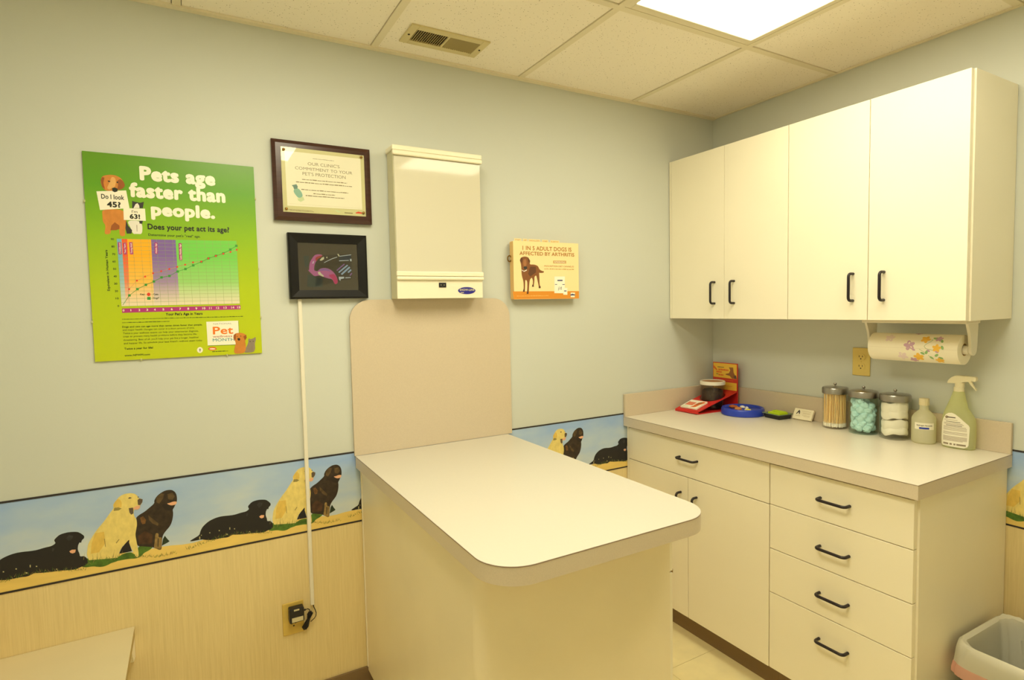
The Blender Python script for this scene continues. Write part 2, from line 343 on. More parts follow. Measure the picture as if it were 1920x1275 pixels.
# traced outlines of the printed pictures, in tenths of a millimetre
ART = {
    'border': [
    ('P','dogblack',3,((-24220,460),(-24095,522),(-23930,593),(-23892,738),(-23817,865),(-23655,994),(-23463,1063),(-23272,1087),(-22919,1052),(-22688,1089),(-22539,1096),(-22437,1160),(-22471,1232),(-22465,1277),(-22361,1378),(-22276,1408),(-22124,1423),(-21921,1388),(-21838,1316),(-21765,1226),(-21776,1153),(-21830,1116),(-21854,1026),(-21883,1070),(-21930,975),(-21944,846),(-21906,725),(-21902,629),(-21799,627),(-21733,537),(-21722,401),(-21776,337),(-21915,310),(-21985,278),(-22122,279),(-22389,328),(-22622,342),(-22884,381),(-22980,402),(-23113,339),(-23304,364),(-23464,354),(-23637,365),(-23791,409),(-23852,441),(-24022,443),(-24129,440))),
    ('P','tongue',4,((-22140,848),(-22079,882),(-21986,864),(-22006,783),(-22067,767),(-22116,796))),
    ('P','dogcoal',4,((-22198,1253),(-22127,1333),(-22027,1295),(-22048,1206),(-22135,1147))),
    ('P','dogcoal',4,((-22525,1038),(-22477,1010),(-22514,924),(-22538,947))),
    ('P','fleck',4,((-23647,628),(-23619,622),(-23620,590),(-23648,596))),
    ('P','fleck',4,((-23161,475),(-23117,465),(-23119,425),(-23163,435))),
    ('P','fleck',4,((-22923,603),(-22890,597),(-22892,567),(-22924,574))),
    ('P','fleck',4,((-23056,667),(-23034,662),(-23037,589),(-23059,594))),
    ('P','fleck',4,((-23372,641),(-23340,635),(-23341,602),(-23373,609))),
    ('P','fleck',4,((-22471,411),(-22451,407),(-22453,370),(-22473,374))),
    ('P','fleck',4,((-23888,598),(-23864,593),(-23865,564),(-23889,570))),
    ('P','fleck',4,((-23940,550),(-23909,543),(-23913,454),(-23944,461))),
    ('P','dogyellow',5,((-26152,2036),(-26083,2137),(-25985,2255),(-25852,2310),(-25702,2306),(-25591,2262),(-25529,2182),(-25504,2108),(-25448,2086),(-25402,2042),(-25415,1964),(-25457,1891),(-25487,1873),(-25481,1803),(-25540,1756),(-25634,1775),(-25657,1687),(-25644,1569),(-25592,1466),(-25582,1302),(-25619,1124),(-25644,991),(-25632,849),(-25613,659),(-25587,420),(-25597,282),(-25651,272),(-25719,451),(-25784,652),(-25816,774),(-25801,887),(-25910,773),(-25988,699),(-26049,598),(-26092,493),(-26117,361),(-26319,364),(-26821,441),(-26851,561),(-26872,656),(-26847,807),(-26831,938),(-26752,1099),(-26654,1258),(-26538,1413),(-26404,1565),(-26306,1704),(-26208,1843),(-26149,1911),(-26155,1991))),
    ('P','dogblack',4,((-25801,887),(-25816,774),(-25754,494),(-26082,491),(-26009,657),(-25910,773))),
    ('P','nose',6,((-25535,2056),(-25485,2093),(-25401,2054),(-25415,1964),(-25477,1883),(-25533,1905))),
    ('P','tongue',6,((-25669,1828),(-25553,1886),(-25477,1871),(-25481,1803),(-25540,1756),(-25634,1775))),
    ('P','nose',6,((-25772,1848),(-25659,1844),(-25658,1664),(-25717,1630),(-25760,1708))),
    ('P','nose',6,((-25775,2159),(-25727,2184),(-25676,2152),(-25711,2135),(-25757,2139))),
    ('P','nose',6,((-25530,2159),(-25501,2160),(-25499,2130),(-25522,2127))),
    ('P','furshade',6,((-26130,1930),(-26020,1920),(-25948,1871),(-26024,1829),(-26153,1836))),
    ('P','furdeep',6,((-26152,2036),(-26083,2137),(-26006,2190),(-25937,2086),(-25946,1910),(-26020,1920),(-26130,1936))),
    ('P','furdeep',6,((-26636,1254),(-26420,1252),(-26401,908),(-26577,653),(-26774,655),(-26741,962))),
    ('P','furshade',7,((-26430,1050),(-26410,1023),(-26399,771),(-26416,797))),
    ('P','furshade',7,((-26148,850),(-26069,947),(-26051,929),(-26130,823))),
    ('P','dogbrown',3,((-25600,1514),(-25510,1588),(-25373,1654),(-25253,1746),(-25101,1869),(-25107,1952),(-25043,2068),(-24941,2155),(-24799,2223),(-24641,2219),(-24544,2142),(-24499,2027),(-24492,1883),(-24512,1768),(-24566,1683),(-24631,1577),(-24617,1456),(-24647,1248),(-24715,1072),(-24841,933),(-24905,852),(-24949,743),(-24971,511),(-24987,373),(-25047,363),(-25122,428),(-25216,497),(-25426,569),(-25615,613),(-25632,849),(-25644,991),(-25619,1124),(-25582,1302),(-25592,1466))),
    ('P','legtan',4,((-25127,924),(-25040,905),(-25047,765),(-24949,755),(-24986,396),(-25047,363),(-25122,428),(-25189,467),(-25150,670))),
    ('P','dogbrown',5,((-25071,747),(-25044,741),(-25064,486),(-25085,467))),
    ('P','tongue',4,((-24780,1800),(-24700,1804),(-24599,1832),(-24499,1813),(-24524,1723),(-24645,1710),(-24723,1749))),
    ('P','browndeep',4,((-24918,1799),(-24780,1800),(-24713,1745),(-24645,1706),(-24545,1703),(-24653,1534),(-24848,1620))),
    ('P','rust',4,((-25496,1493),(-25418,1523),(-25347,1392),(-25372,1281),(-25449,1274),(-25483,1374))),
    ('P','brownlight',4,((-25283,1519),(-25136,1349),(-25026,1208),(-25048,1142),(-25180,1241),(-25271,1377))),
    ('P','brownlight',4,((-25043,2057),(-24902,2148),(-24825,2110),(-24870,1978),(-24976,1833),(-25051,1894))),
    ('P','brownlight',4,((-24746,2096),(-24605,2118),(-24551,1989),(-24617,1883),(-24734,1929))),
    ('P','rustdark',4,((-25581,930),(-25383,1050),(-25197,892),(-25230,618),(-25555,669))),
    ('P','grass',2,((-27071,390),(-26994,528),(-26852,538),(-26640,487),(-26317,409),(-26096,402),(-25981,467),(-25793,480),(-25721,405),(-25630,313),(-25596,631),(-25329,570),(-25197,504),(-25298,422),(-25455,365),(-25537,268),(-25672,242),(-25859,276),(-26065,279),(-26250,279),(-26363,215),(-26511,183),(-26741,263),(-26954,271))),
    ('P','grass',6,((-26832,399),(-26846,474),(-26642,447),(-26318,398),(-26116,384),(-26102,277),(-26325,251),(-26511,183),(-26741,259))),
    ('P','grassdark',3,((-24972,488),(-24932,692),(-24878,787),(-24814,666),(-24759,582),(-24820,548))),
    ('P','furshade',7,((-26641,465),(-26630,462),(-26602,704))),
    ('P','furshade',7,((-26533,461),(-26522,459),(-26558,672))),
    ('P','furshade',7,((-26243,414),(-26232,412),(-26184,675))),
    ('P','furshade',7,((-26095,425),(-26084,422),(-26048,620))),
    ('P','furshade',7,((-26019,453),(-26008,450),(-25994,585))),
    ('P','furshade',7,((-26390,404),(-26380,402),(-26409,568))),
    ('P','furshade',7,((-26959,519),(-26948,517),(-26911,755))),
    ('P','furshade',7,((-26730,475),(-26720,473),(-26735,657))),
    ],
    'poster': [
    ('P','goldfur',2,((396,4478),(922,4522),(974,4238),(962,3999),(922,3858),(932,3739),(831,3705),(785,3772),(793,3931),(708,3887),(569,3881),(572,3783),(456,3748),(418,3795),(461,4013),(395,4127),(396,4322))),
    ('P','goldfur',2,((408,5334),(446,5453),(594,5506),(757,5512),(886,5455),(963,5344),(999,5229),(935,5125),(817,5076),(602,5029),(490,5049),(430,5142),(404,5256))),
    ('P','golddeep',3,((408,5334),(448,5424),(500,5410),(468,5261),(499,5070),(430,5142))),
    ('P','golddeep',3,((789,5329),(884,5416),(963,5344),(999,5229),(935,5125),(817,5076),(804,5134),(834,5254))),
    ('P','goldlight',3,((673,5455),(754,5443),(781,5328),(739,5148),(656,5122),(604,5059),(542,5112),(615,5274))),
    ('P','golddeep',3,((569,3881),(600,4020),(687,4123),(798,4030),(793,3931),(708,3887))),
    ('P','ink',5,((672,5123),(739,5148),(811,5115),(799,5035),(732,5006),(676,5035))),
    ('P','ink',4,((577,5339),(642,5325),(624,5291),(584,5301))),
    ('P','ink',4,((788,5319),(830,5323),(828,5283),(795,5280))),
    ('P','paper',4,((287,4998),(1016,5083),(1074,4562),(347,4459))),
    ('T','ink',6,'Do I look',395,4796,954,146,0.02),
    ('T','ink',6,'45?',521,4559,861,176,0.045),
    ('P','catdark',3,((1141,4566),(1152,4786),(1218,4761),(1352,4741),(1448,4777),(1413,4585))),
    ('P','catwhite',4,((1175,4569),(1231,4692),(1284,4726),(1323,4659),(1327,4579))),
    ('P','catwhite',3,((988,4189),(1292,4206),(1380,4081),(1357,3798),(1221,3802),(1120,3797),(1078,3965))),
    ('P','catdark',4,((972,4198),(1014,4041),(1108,3907),(1086,3806),(969,3800),(943,3958))),
    ('P','catdark',4,((1300,4197),(1394,4202),(1373,4110),(1305,4117))),
    ('P','catgrey',4,((1226,4072),(1243,4073),(1238,3873),(1225,3872))),
    ('P','paper',5,((920,4552),(1467,4572),(1471,4206),(914,4205))),
    ('T','ink',6,"I'm",1125,4427,1269,84,0.0),
    ('T','ink',6,'63!',1066,4249,1329,150,0.045),
    ('T','paper',3,'Pets age',1377,5416,3408,459,0.055),
    ('T','paper',3,'faster than',1090,4896,3673,466,0.055),
    ('T','paper',3,'people.',1614,4368,3353,427,0.055),
    ('T','ink',3,'Does your pet act its age?',1506,3956,3739,184,0.035),
    ('T','inkgreen',3,'Determine your pet\'s "real" age.',1513,3759,2909,76,0.02),
    ('P','chartblue',2,((710,3637),(830,3640),(842,1633),(730,1628))),
    ('P','chartred',2,((830,3640),(970,3641),(946,1633),(842,1633))),
    ('P','chartorange',2,((970,3641),(1577,3652),(1567,1636),(946,1633))),
    ('P','chartviolet',2,((1577,3652),(2224,3664),(2239,1642),(1567,1636))),
    ('P','chartgreen',2,((2224,3664),(3932,3695),(3949,1658),(2239,1642))),
    ('P','gridline',4,((707,3637),(713,3637),(732,1628),(727,1628))),
    ('P','gridline',4,((905,3641),(910,3641),(930,1630),(924,1630))),
    ('P','gridline',4,((1104,3644),(1110,3644),(1130,1632),(1124,1632))),
    ('P','gridline',4,((1306,3648),(1312,3648),(1332,1633),(1326,1634))),
    ('P','gridline',4,((1511,3652),(1517,3652),(1536,1635),(1530,1635))),
    ('P','gridline',4,((1718,3655),(1724,3655),(1743,1637),(1737,1637))),
    ('P','gridline',4,((1927,3659),(1933,3659),(1952,1639),(1946,1639))),
    ('P','gridline',4,((2139,3663),(2145,3663),(2164,1641),(2158,1641))),
    ('P','gridline',4,((2353,3667),(2359,3667),(2378,1643),(2372,1643))),
    ('P','gridline',4,((2570,3671),(2576,3671),(2595,1645),(2589,1645))),
    ('P','gridline',4,((2790,3675),(2796,3675),(2814,1647),(2808,1647))),
    ('P','gridline',4,((3012,3679),(3018,3679),(3036,1649),(3030,1649))),
    ('P','gridline',4,((3237,3683),(3243,3683),(3261,1651),(3255,1651))),
    ('P','gridline',4,((3465,3687),(3471,3687),(3489,1653),(3482,1654))),
    ('P','gridline',4,((3695,3691),(3702,3691),(3719,1656),(3712,1656))),
    ('P','gridline',4,((3929,3695),(3935,3696),(3952,1658),(3945,1658))),
    ('P','gridline',4,((710,3640),(3932,3699),(3932,3692),(710,3634))),
    ('P','gridline',4,((711,3530),(3933,3587),(3933,3579),(711,3523))),
    ('P','gridline',4,((712,3419),(3934,3474),(3934,3467),(712,3412))),
    ('P','gridline',4,((713,3308),(3935,3361),(3934,3354),(713,3301))),
    ('P','gridline',4,((714,3196),(3936,3249),(3935,3241),(714,3190))),
    ('P','gridline',4,((715,3085),(3937,3136),(3936,3128),(715,3079))),
    ('P','gridline',4,((716,2974),(3938,3023),(3937,3016),(716,2967))),
    ('P','gridline',4,((718,2863),(3939,2910),(3938,2903),(717,2856))),
    ('P','gridline',4,((719,2751),(3939,2797),(3939,2790),(718,2744))),
    ('P','gridline',4,((720,2640),(3940,2684),(3940,2676),(719,2633))),
    ('P','gridline',4,((721,2528),(3941,2570),(3941,2563),(721,2521))),
    ('P','gridline',4,((722,2416),(3942,2457),(3942,2450),(722,2409))),
    ('P','gridline',4,((723,2304),(3943,2344),(3943,2336),(723,2298))),
    ('P','gridline',4,((724,2192),(3944,2230),(3944,2223),(724,2186))),
    ('P','gridline',4,((725,2080),(3945,2117),(3945,2109),(725,2074))),
    ('P','gridline',4,((726,1968),(3946,2003),(3946,1996),(726,1962))),
    ('P','gridline',4,((728,1856),(3947,1889),(3947,1882),(727,1849))),
    ('P','gridline',4,((729,1744),(3948,1775),(3948,1768),(728,1737))),
    ('P','gridline',4,((730,1631),(3949,1662),(3948,1654),(729,1625))),
    ('P','catline',5,((949,2136),(1157,2394),(1152,2400),(944,2142))),
    ('P','catline',5,((1156,2393),(1373,2517),(1370,2525),(1153,2401))),
    ('P','catline',5,((1372,2517),(1581,2622),(1578,2630),(1370,2525))),
    ('P','catline',5,((1580,2621),(1795,2683),(1794,2692),(1579,2630))),
    ('P','catline',5,((1795,2683),(2015,2753),(2013,2762),(1794,2692))),
    ('P','catline',5,((2015,2753),(2231,2822),(2230,2831),(2013,2762))),
    ('P','catline',5,((2231,2822),(2446,2896),(2444,2904),(2229,2831))),
    ('P','catline',5,((2446,2896),(2668,2973),(2666,2982),(2444,2904))),
    ('P','catline',5,((2667,2972),(2897,3001),(2897,3010),(2666,2982))),
    ('P','catline',5,((2898,3001),(3103,3108),(3100,3116),(2895,3010))),
    ('P','catline',5,((3103,3108),(3317,3189),(3315,3198),(3101,3117))),
    ('P','catline',5,((3317,3189),(3536,3267),(3534,3276),(3315,3198))),
    ('P','catline',5,((3536,3267),(3745,3328),(3744,3338),(3534,3276))),
    ('P','catline',5,((3746,3329),(3932,3407),(3929,3416),(3743,3338))),
    ('P','dogline',5,((764,1657),(947,1948),(938,1956),(755,1665))),
    ('P','dogline',5,((946,1947),(1158,2133),(1152,2144),(939,1957))),
    ('P','dogline',5,((1157,2133),(1378,2262),(1374,2274),(1153,2145))),
    ('P','dogline',5,((1378,2262),(1589,2365),(1585,2378),(1374,2274))),
    ('P','dogline',5,((1589,2365),(1798,2491),(1793,2503),(1585,2378))),
    ('P','dogline',5,((1796,2490),(2007,2538),(2005,2552),(1794,2504))),
    ('P','dogline',5,((2009,2539),(2234,2678),(2229,2690),(2004,2551))),
    ('P','dogline',5,((2233,2678),(2451,2758),(2447,2771),(2230,2691))),
    ('P','dogline',5,((2451,2758),(2669,2877),(2664,2889),(2447,2771))),
    ('P','dogline',5,((2669,2876),(2899,2992),(2894,3005),(2664,2889))),
    ('P','dogline',5,((2899,2992),(3104,3106),(3099,3118),(2894,3005))),
    ('P','dogline',5,((3103,3105),(3318,3192),(3315,3205),(3100,3119))),
    ('P','dogline',5,((3318,3192),(3537,3277),(3534,3290),(3315,3205))),
    ('P','dogline',5,((3538,3277),(3746,3404),(3741,3417),(3533,3290))),
    ('P','dogline',5,((3747,3404),(3928,3531),(3922,3544),(3740,3416))),
    ('P','dogline',6,((912,1986),(976,1986),(973,1918),(909,1918))),
    ('P','dogline',6,((1124,2173),(1189,2173),(1186,2104),(1121,2105))),
    ('P','dogline',6,((1345,2302),(1411,2302),(1407,2234),(1342,2234))),
    ('P','dogline',6,((1555,2406),(1622,2406),(1619,2337),(1552,2337))),
    ('P','dogline',6,((1763,2531),(1831,2532),(1827,2462),(1760,2462))),
    ('P','dogline',6,((1974,2579),(2042,2580),(2038,2510),(1970,2510))),
    ('P','dogline',6,((2199,2719),(2268,2720),(2265,2650),(2196,2649))),
    ('P','dogline',6,((2416,2799),(2485,2800),(2482,2730),(2413,2729))),
    ('P','dogline',6,((2633,2918),(2703,2919),(2700,2848),(2630,2847))),
    ('P','dogline',6,((2863,3033),(2934,3035),(2931,2963),(2859,2962))),
    ('P','dogline',6,((3067,3147),(3139,3149),(3136,3077),(3064,3076))),
    ('P','dogline',6,((3282,3234),(3354,3235),(3351,3164),(3278,3162))),
    ('P','dogline',6,((3500,3319),(3574,3321),(3571,3249),(3497,3247))),
    ('P','dogline',6,((3708,3446),(3782,3448),(3779,3375),(3705,3373))),
    ('P','dogline',6,((3889,3573),(3964,3575),(3961,3502),(3886,3500))),
    ('P','catmark',7,((971,2139),(965,2122),(953,2111),(937,2111),(926,2122),(922,2139),(927,2156),(940,2167),(955,2167),(967,2156))),
    ('P','catmark',7,((1179,2397),(1173,2380),(1161,2369),(1145,2369),(1133,2380),(1130,2397),(1135,2414),(1148,2425),(1163,2425),(1175,2414))),
    ('P','catmark',7,((1396,2521),(1391,2504),(1378,2493),(1362,2493),(1350,2503),(1346,2521),(1352,2538),(1365,2549),(1380,2549),(1392,2539))),
    ('P','catmark',7,((1605,2626),(1599,2608),(1586,2597),(1571,2597),(1558,2608),(1554,2625),(1560,2643),(1573,2654),(1589,2654),(1601,2643))),
    ('P','catmark',7,((1820,2688),(1815,2671),(1801,2660),(1785,2659),(1773,2670),(1769,2688),(1775,2705),(1788,2716),(1804,2717),(1816,2706))),
    ('P','catmark',7,((2040,2758),(2034,2740),(2021,2729),(2005,2729),(1992,2740),(1988,2758),(1994,2775),(2008,2786),(2024,2787),(2036,2776))),
    ('P','catmark',7,((2257,2827),(2251,2809),(2237,2798),(2221,2797),(2208,2808),(2204,2826),(2210,2844),(2224,2855),(2240,2855),(2252,2844))),
    ('P','catmark',7,((2472,2900),(2466,2882),(2452,2871),(2436,2871),(2423,2882),(2419,2900),(2424,2917),(2438,2929),(2455,2929),(2468,2918))),
    ('P','catmark',7,((2694,2978),(2688,2959),(2674,2948),(2657,2948),(2644,2959),(2640,2977),(2646,2995),(2660,3006),(2676,3006),(2689,2996))),
    ('P','catmark',7,((2924,3006),(2918,2988),(2904,2976),(2887,2976),(2874,2987),(2870,3005),(2876,3023),(2890,3035),(2907,3035),(2920,3024))),
    ('P','catmark',7,((3129,3113),(3123,3094),(3109,3083),(3092,3082),(3079,3093),(3074,3111),(3080,3130),(3095,3141),(3112,3142),(3125,3131))),
    ('P','catmark',7,((3344,3195),(3338,3176),(3323,3164),(3306,3164),(3293,3175),(3288,3193),(3294,3212),(3309,3223),(3326,3224),(3339,3213))),
    ('P','catmark',7,((3563,3272),(3557,3254),(3542,3242),(3525,3242),(3511,3253),(3507,3271),(3513,3289),(3527,3301),(3545,3302),(3558,3291))),
    ('P','catmark',7,((3773,3334),(3767,3315),(3752,3303),(3734,3303),(3721,3314),(3716,3332),(3722,3351),(3737,3363),(3755,3363),(3768,3352))),
    ('P','catmark',7,((3959,3412),(3953,3394),(3938,3382),(3920,3381),(3906,3392),(3902,3411),(3908,3429),(3923,3441),(3941,3442),(3954,3431))),
    ('T','ink',5,'Key:',1219,1956,1334,59,0.01),
    ('P','catmark',6,((1482,1977),(1472,1945),(1447,1925),(1419,1926),(1396,1946),(1389,1978),(1399,2010),(1424,2030),(1452,2030),(1475,2010))),
    ('P','dogline',6,((1393,1900),(1482,1899),(1478,1812),(1389,1813))),
    ('T','ink',5,'- Cats',1512,1954,1684,60,0.01),
    ('T','ink',5,'- Dogs*',1507,1838,1702,60,0.01),
    ('P','magenta',5,((733,3538),(810,3541),(815,3178),(737,3176))),
    ('V','paper',6,'Childhood',794,3204,3514,41,0.02),
    ('P','magenta',5,((862,3521),(936,3524),(938,3181),(863,3179))),
    ('V','paper',6,'Teen Years',918,3208,3496,41,0.02),
    ('P','magenta',5,((1013,3549),(1092,3552),(1100,3186),(1021,3184))),
    ('V','paper',6,'Young Adult',1077,3212,3524,42,0.02),
    ('P','magenta',5,((1660,3562),(1739,3565),(1733,3212),(1655,3210))),
    ('V','paper',6,'Middle Age',1716,3239,3537,43,0.02),
    ('P','magenta',5,((2300,3563),(2381,3566),(2376,3039),(2295,3037))),
    ('V','paper',6,'Late Middle Age',2358,3066,3537,45,0.02),
    ('P','magenta',3,((736,1560),(3962,1608),(3963,1473),(735,1430))),
    ('T','paper',5,'0',752,1470,796,67,0.02),
    ('T','paper',5,'1',947,1472,966,68,0.02),
    ('T','paper',5,'2',1149,1474,1195,68,0.02),
    ('T','paper',5,'3',1351,1476,1397,69,0.02),
    ('T','paper',5,'4',1548,1478,1595,69,0.02),
    ('T','paper',5,'5',1772,1481,1820,69,0.02),
    ('T','paper',5,'6',1996,1483,2044,70,0.02),
    ('T','paper',5,'7',2222,1486,2271,70,0.02),
    ('T','paper',5,'8',2443,1488,2492,71,0.02),
    ('T','paper',5,'9',2664,1490,2714,71,0.02),
    ('T','paper',5,'10',2859,1493,2943,72,0.02),
    ('T','paper',5,'11',3051,1495,3119,72,0.02),
    ('T','paper',5,'12',3252,1497,3338,72,0.02),
    ('T','paper',5,'13',3466,1499,3553,73,0.02),
    ('T','paper',5,'14',3687,1502,3775,73,0.02),
    ('T','paper',5,'15',3864,1504,3953,74,0.02),
    ('T','inkgreen',3,'0',630,1609,671,63,0.02),
    ('T','inkgreen',3,'10',593,1834,671,63,0.02),
    ('T','inkgreen',3,'20',586,2053,663,62,0.02),
    ('T','inkgreen',3,'30',580,2274,658,62,0.02),
    ('T','inkgreen',3,'40',578,2492,656,62,0.02),
    ('T','inkgreen',3,'50',575,2711,652,62,0.02),
    ('T','inkgreen',3,'60',573,2931,650,62,0.02),
    ('T','inkgreen',3,'70',575,3148,652,62,0.02),
    ('T','inkgreen',3,'80',570,3374,647,62,0.02),
    ('T','inkgreen',3,'90',564,3591,641,62,0.02),
    ('V','inkgreen',3,'Equivalent in Human Years',465,2089,3297,66,0.03),
    ('T','ink',3,"Your Pet's Age in Years",1852,1319,2855,88,0.03),
    ('D','inkgreen',3,721,1229,4022,21,1),
    ('D','inkgreen',3,716,1127,1940,21,2),
    ('T','inkgreen',3,'Dogs and cats can age more than seven times faster than people,',715,982,2834,56,0.015),
    ('T','inkgreen',3,'and major health changes can occur in a short amount of time.',720,888,2617,56,0),
    ('T','inkgreen',3,'Twice-a-year wellness exams can help your veterinarian diagnose,',724,786,2721,56,0),
    ('T','inkgreen',3,'treat or prevent many health problems before they become life-',723,689,2673,56,0),
    ('T','inkgreen',3,"threatening. Best of all, you'll help your pet live a longer, healthier",722,585,2718,56,0),
    ('T','inkgreen',3,"and happier life. So schedule your best friend's wellness exam today.",729,483,2816,56,0),
    ('T','inkgreen',3,'Twice a year for life!',734,315,1470,66,0.02),
    ('T','inkgreen',3,'www.NPWM.com',730,114,1379,61,0.02),
    ('P','cardshade',2,((2961,1073),(3885,1082),(3890,302),(2968,311))),
    ('P','paper',3,((2949,1093),(3872,1103),(3877,323),(2956,332))),
    ('T','logogrey',4,'NATIONAL',3143,994,3677,50,0),
    ('T','logoorange',4,'Pet',3122,679,3709,263,0.02),
    ('T','logored',5,'wellness',3110,576,3670,75,0.0),
    ('T','logoteal',4,'MONTH',3105,451,3733,100,0.01),
    ('P','goldfur',6,((3691,26),(3736,253),(3776,379),(3702,536),(3718,637),(3790,698),(3952,704),(4088,634),(4103,530),(4045,443),(4072,261),(4041,83),(3968,15))),
    ('P','golddeep',7,((3718,637),(3789,685),(3782,532),(3756,457),(3707,535))),
    ('P','golddeep',7,((4088,634),(4103,530),(4045,443),(4004,573))),
    ('P','ink',7,((3828,530),(3898,527),(3907,467),(3864,439),(3826,479))),
    ('P','ink',7,((3808,595),(3831,594),(3830,573),(3807,574))),
    ('P','ink',7,((3913,603),(3940,602),(3939,579),(3912,580))),
    ('P','catgrey',5,((3969,35),(4070,210),(4134,335),(4154,515),(4222,473),(4318,508),(4373,557),(4374,427),(4334,326),(4351,169),(4298,34))),
    ('P','ink',6,((4184,410),(4215,409),(4214,388),(4183,390))),
    ('P','ink',6,((4279,414),(4309,412),(4309,392),(4278,393))),
    ('P','paper',3,((2813,195),(2805,159),(2786,129),(2758,110),(2726,105),(2695,114),(2669,136),(2653,167),(2648,204),(2656,239),(2675,269),(2703,288),(2735,293),(2766,285),(2792,263),(2809,231))),
    ('P','logogrey',4,((2707,245),(2761,242),(2749,181),(2735,144),(2722,145),(2710,183))),
    ('P','catmark',3,((3201,213),(3191,195),(3165,180),(3126,171),(3081,170),(3036,176),(2999,189),(2974,206),(2966,226),(2976,245),(3002,260),(3041,268),(3086,270),(3131,264),(3168,251),(3193,233))),
    ('P','paper',4,((3172,212),(3160,202),(3127,195),(3082,195),(3038,200),(3006,210),(2995,222),(3007,233),(3040,239),(3084,240),(3129,234),(3161,224))),
    ('D','ink',3,3074,116,3535,23,5),
    ],
    'cert': [
    ('P','certgreen',1,((281,2402),(3061,2439),(3067,279),(291,268))),
    ('P','paper',2,((401,2289),(2937,2296),(2943,503),(421,476))),
    ('D','certgrey',3,1306,2115,2022,18,3),
    ('T','certgrey',3,"OUR CLINIC'S",1133,1887,2197,108,0),
    ('T','certgrey',3,'COMMITMENT TO YOUR',716,1712,2632,103,0),
    ('T','certgrey',3,"PET'S PROTECTION",951,1537,2392,112,0),
    ('D','certgrey',3,928,1380,2432,34,10),
    ('D','certgrey',3,730,1276,2604,34,11),
    ('D','certgrey',3,893,1038,2466,34,12),
    ('D','certgrey',3,1281,926,2000,34,13),
    ('D','certgrey',3,1026,842,2319,34,14),
    ('D','certline',3,487,545,2921,7,0),
    ('P','tealcap',4,((587,1166),(739,1213),(779,1138),(765,1070),(657,1039),(634,1115))),
    ('P','tealmid',3,((657,1039),(777,1093),(891,980),(938,815),(795,748),(712,831),(632,959))),
    ('P','teallight',3,((795,748),(938,815),(977,706),(855,629),(775,668),(752,749))),
    ('D','certgrey',3,438,347,1225,20,4),
    ('D','certgrey',3,500,314,1268,18,6),
    ('P','teallight',3,((1969,421),(2027,436),(2185,377),(2115,349))),
    ('P','certgrey',3,((2313,373),(2606,373),(2592,339),(2312,341))),
    ('P','catmark',3,((2701,386),(2797,428),(2927,400),(2938,361),(2700,360))),
    ],
    'screen': [
    ('P','scrgreen',2,((491,1468),(682,1473),(641,1101),(538,1073))),
    ('P','scrgreen',2,((605,835),(1105,705),(1093,409),(575,409))),
    ('P','scrdark',2,((888,1479),(2117,1580),(2112,698),(846,422))),
    ('P','scrpink',3,((662,968),(667,1101),(699,1261),(781,1396),(863,1505),(994,1542),(1136,1512),(1068,1443),(962,1401),(906,1292),(850,1184),(817,997),(867,958),(944,945),(1026,1040),(1184,1070),(1341,1032),(1470,939),(1572,790),(1619,627),(1602,531),(1507,490),(1434,680),(1276,706),(1120,759),(991,812),(834,770),(734,863),(599,1007))),
    ('P','scrrose',4,((1280,815),(1481,871),(1571,763),(1619,627),(1595,531),(1507,490),(1447,680))),
    ('P','scrviolet',4,((1026,1027),(1184,1056),(1314,1018),(1417,924),(1260,976),(1102,974),(971,959))),
    ('P','scrred',4,((886,1425),(1017,1482),(1149,1499),(1067,1430),(961,1374),(932,1293),(881,1319))),
    ('P','scrpale',5,((767,1210),(803,1290),(842,1291),(813,1210))),
    ('P','scrcream',4,((943,918),(1022,940),(1059,866),(1148,800),(1133,752),(1043,799),(966,838))),
    ('P','scrcream',4,((1024,1322),(1093,1417),(1173,1453),(1176,1372),(1089,1317))),
    ('P','scrcream',4,((1252,1448),(1291,1456),(1283,1402),(1257,1410))),
    ('P','scrviolet',4,((1581,995),(1859,1232),(1883,1203),(1604,967))),
    ('P','scrblue',4,((1642,932),(1964,1197),(1994,1160),(1672,895))),
    ('P','scrblue',4,((1730,869),(2032,1133),(2071,1089),(1768,824))),
    ('P','scrblue',4,((1965,938),(2079,1036),(2113,995),(2000,897))),
    ('P','scrviolet',4,((2032,820),(2104,910),(2134,887),(2062,797))),
    ('P','scrnavy',3,((1706,1487),(2116,1546),(2108,1332),(1686,1323))),
    ('P','scrwhite',4,((1165,1258),(1435,1399),(1624,1464),(1623,1444),(1434,1374),(1175,1244))),
    ('P','scrwhite',4,((1706,1494),(2116,1559),(2115,1536),(1708,1473))),
    ('P','scrwhite',4,((1686,1337),(2026,1358),(2026,1337),(1692,1312))),
    ('P','scrwhite',4,((2069,1400),(2124,1401),(2124,1319),(2073,1318))),
    ('P','scrcream',4,((1634,1560),(1675,1568),(1713,1494),(1678,1472))),
    ('P','scrwhite',4,((1651,764),(1841,765),(1839,710),(1716,682),(1706,614),(1661,668))),
    ('P','scrwhite',4,((1881,745),(2072,753),(2071,726),(1882,716))),
    ],
    'arth': [
    ('P','bandorange',2,((-63,328),(3284,325),(3279,5),(-20,11))),
    ('T','brownletter',3,'1 IN 5 ADULT DOGS IS',441,2032,2911,181,0.02),
    ('T','brownletter',3,'AFFECTED BY ARTHRITIS',293,1822,3059,160,0.02),
    ('P','boxtan',3,((1951,1627),(2622,1632),(2619,1513),(1948,1512))),
    ('T','paper',4,'INTRODUCING',2003,1537,2564,66,0.01),
    ('T','brownletter',3,'PRESCRIPTION DIET CANINE J/D',1495,1355,3031,72,0.0),
    ('D','boxtan',3,1492,1251,3029,42,8),
    ('D','bandlight',4,118,125,1691,35,9),
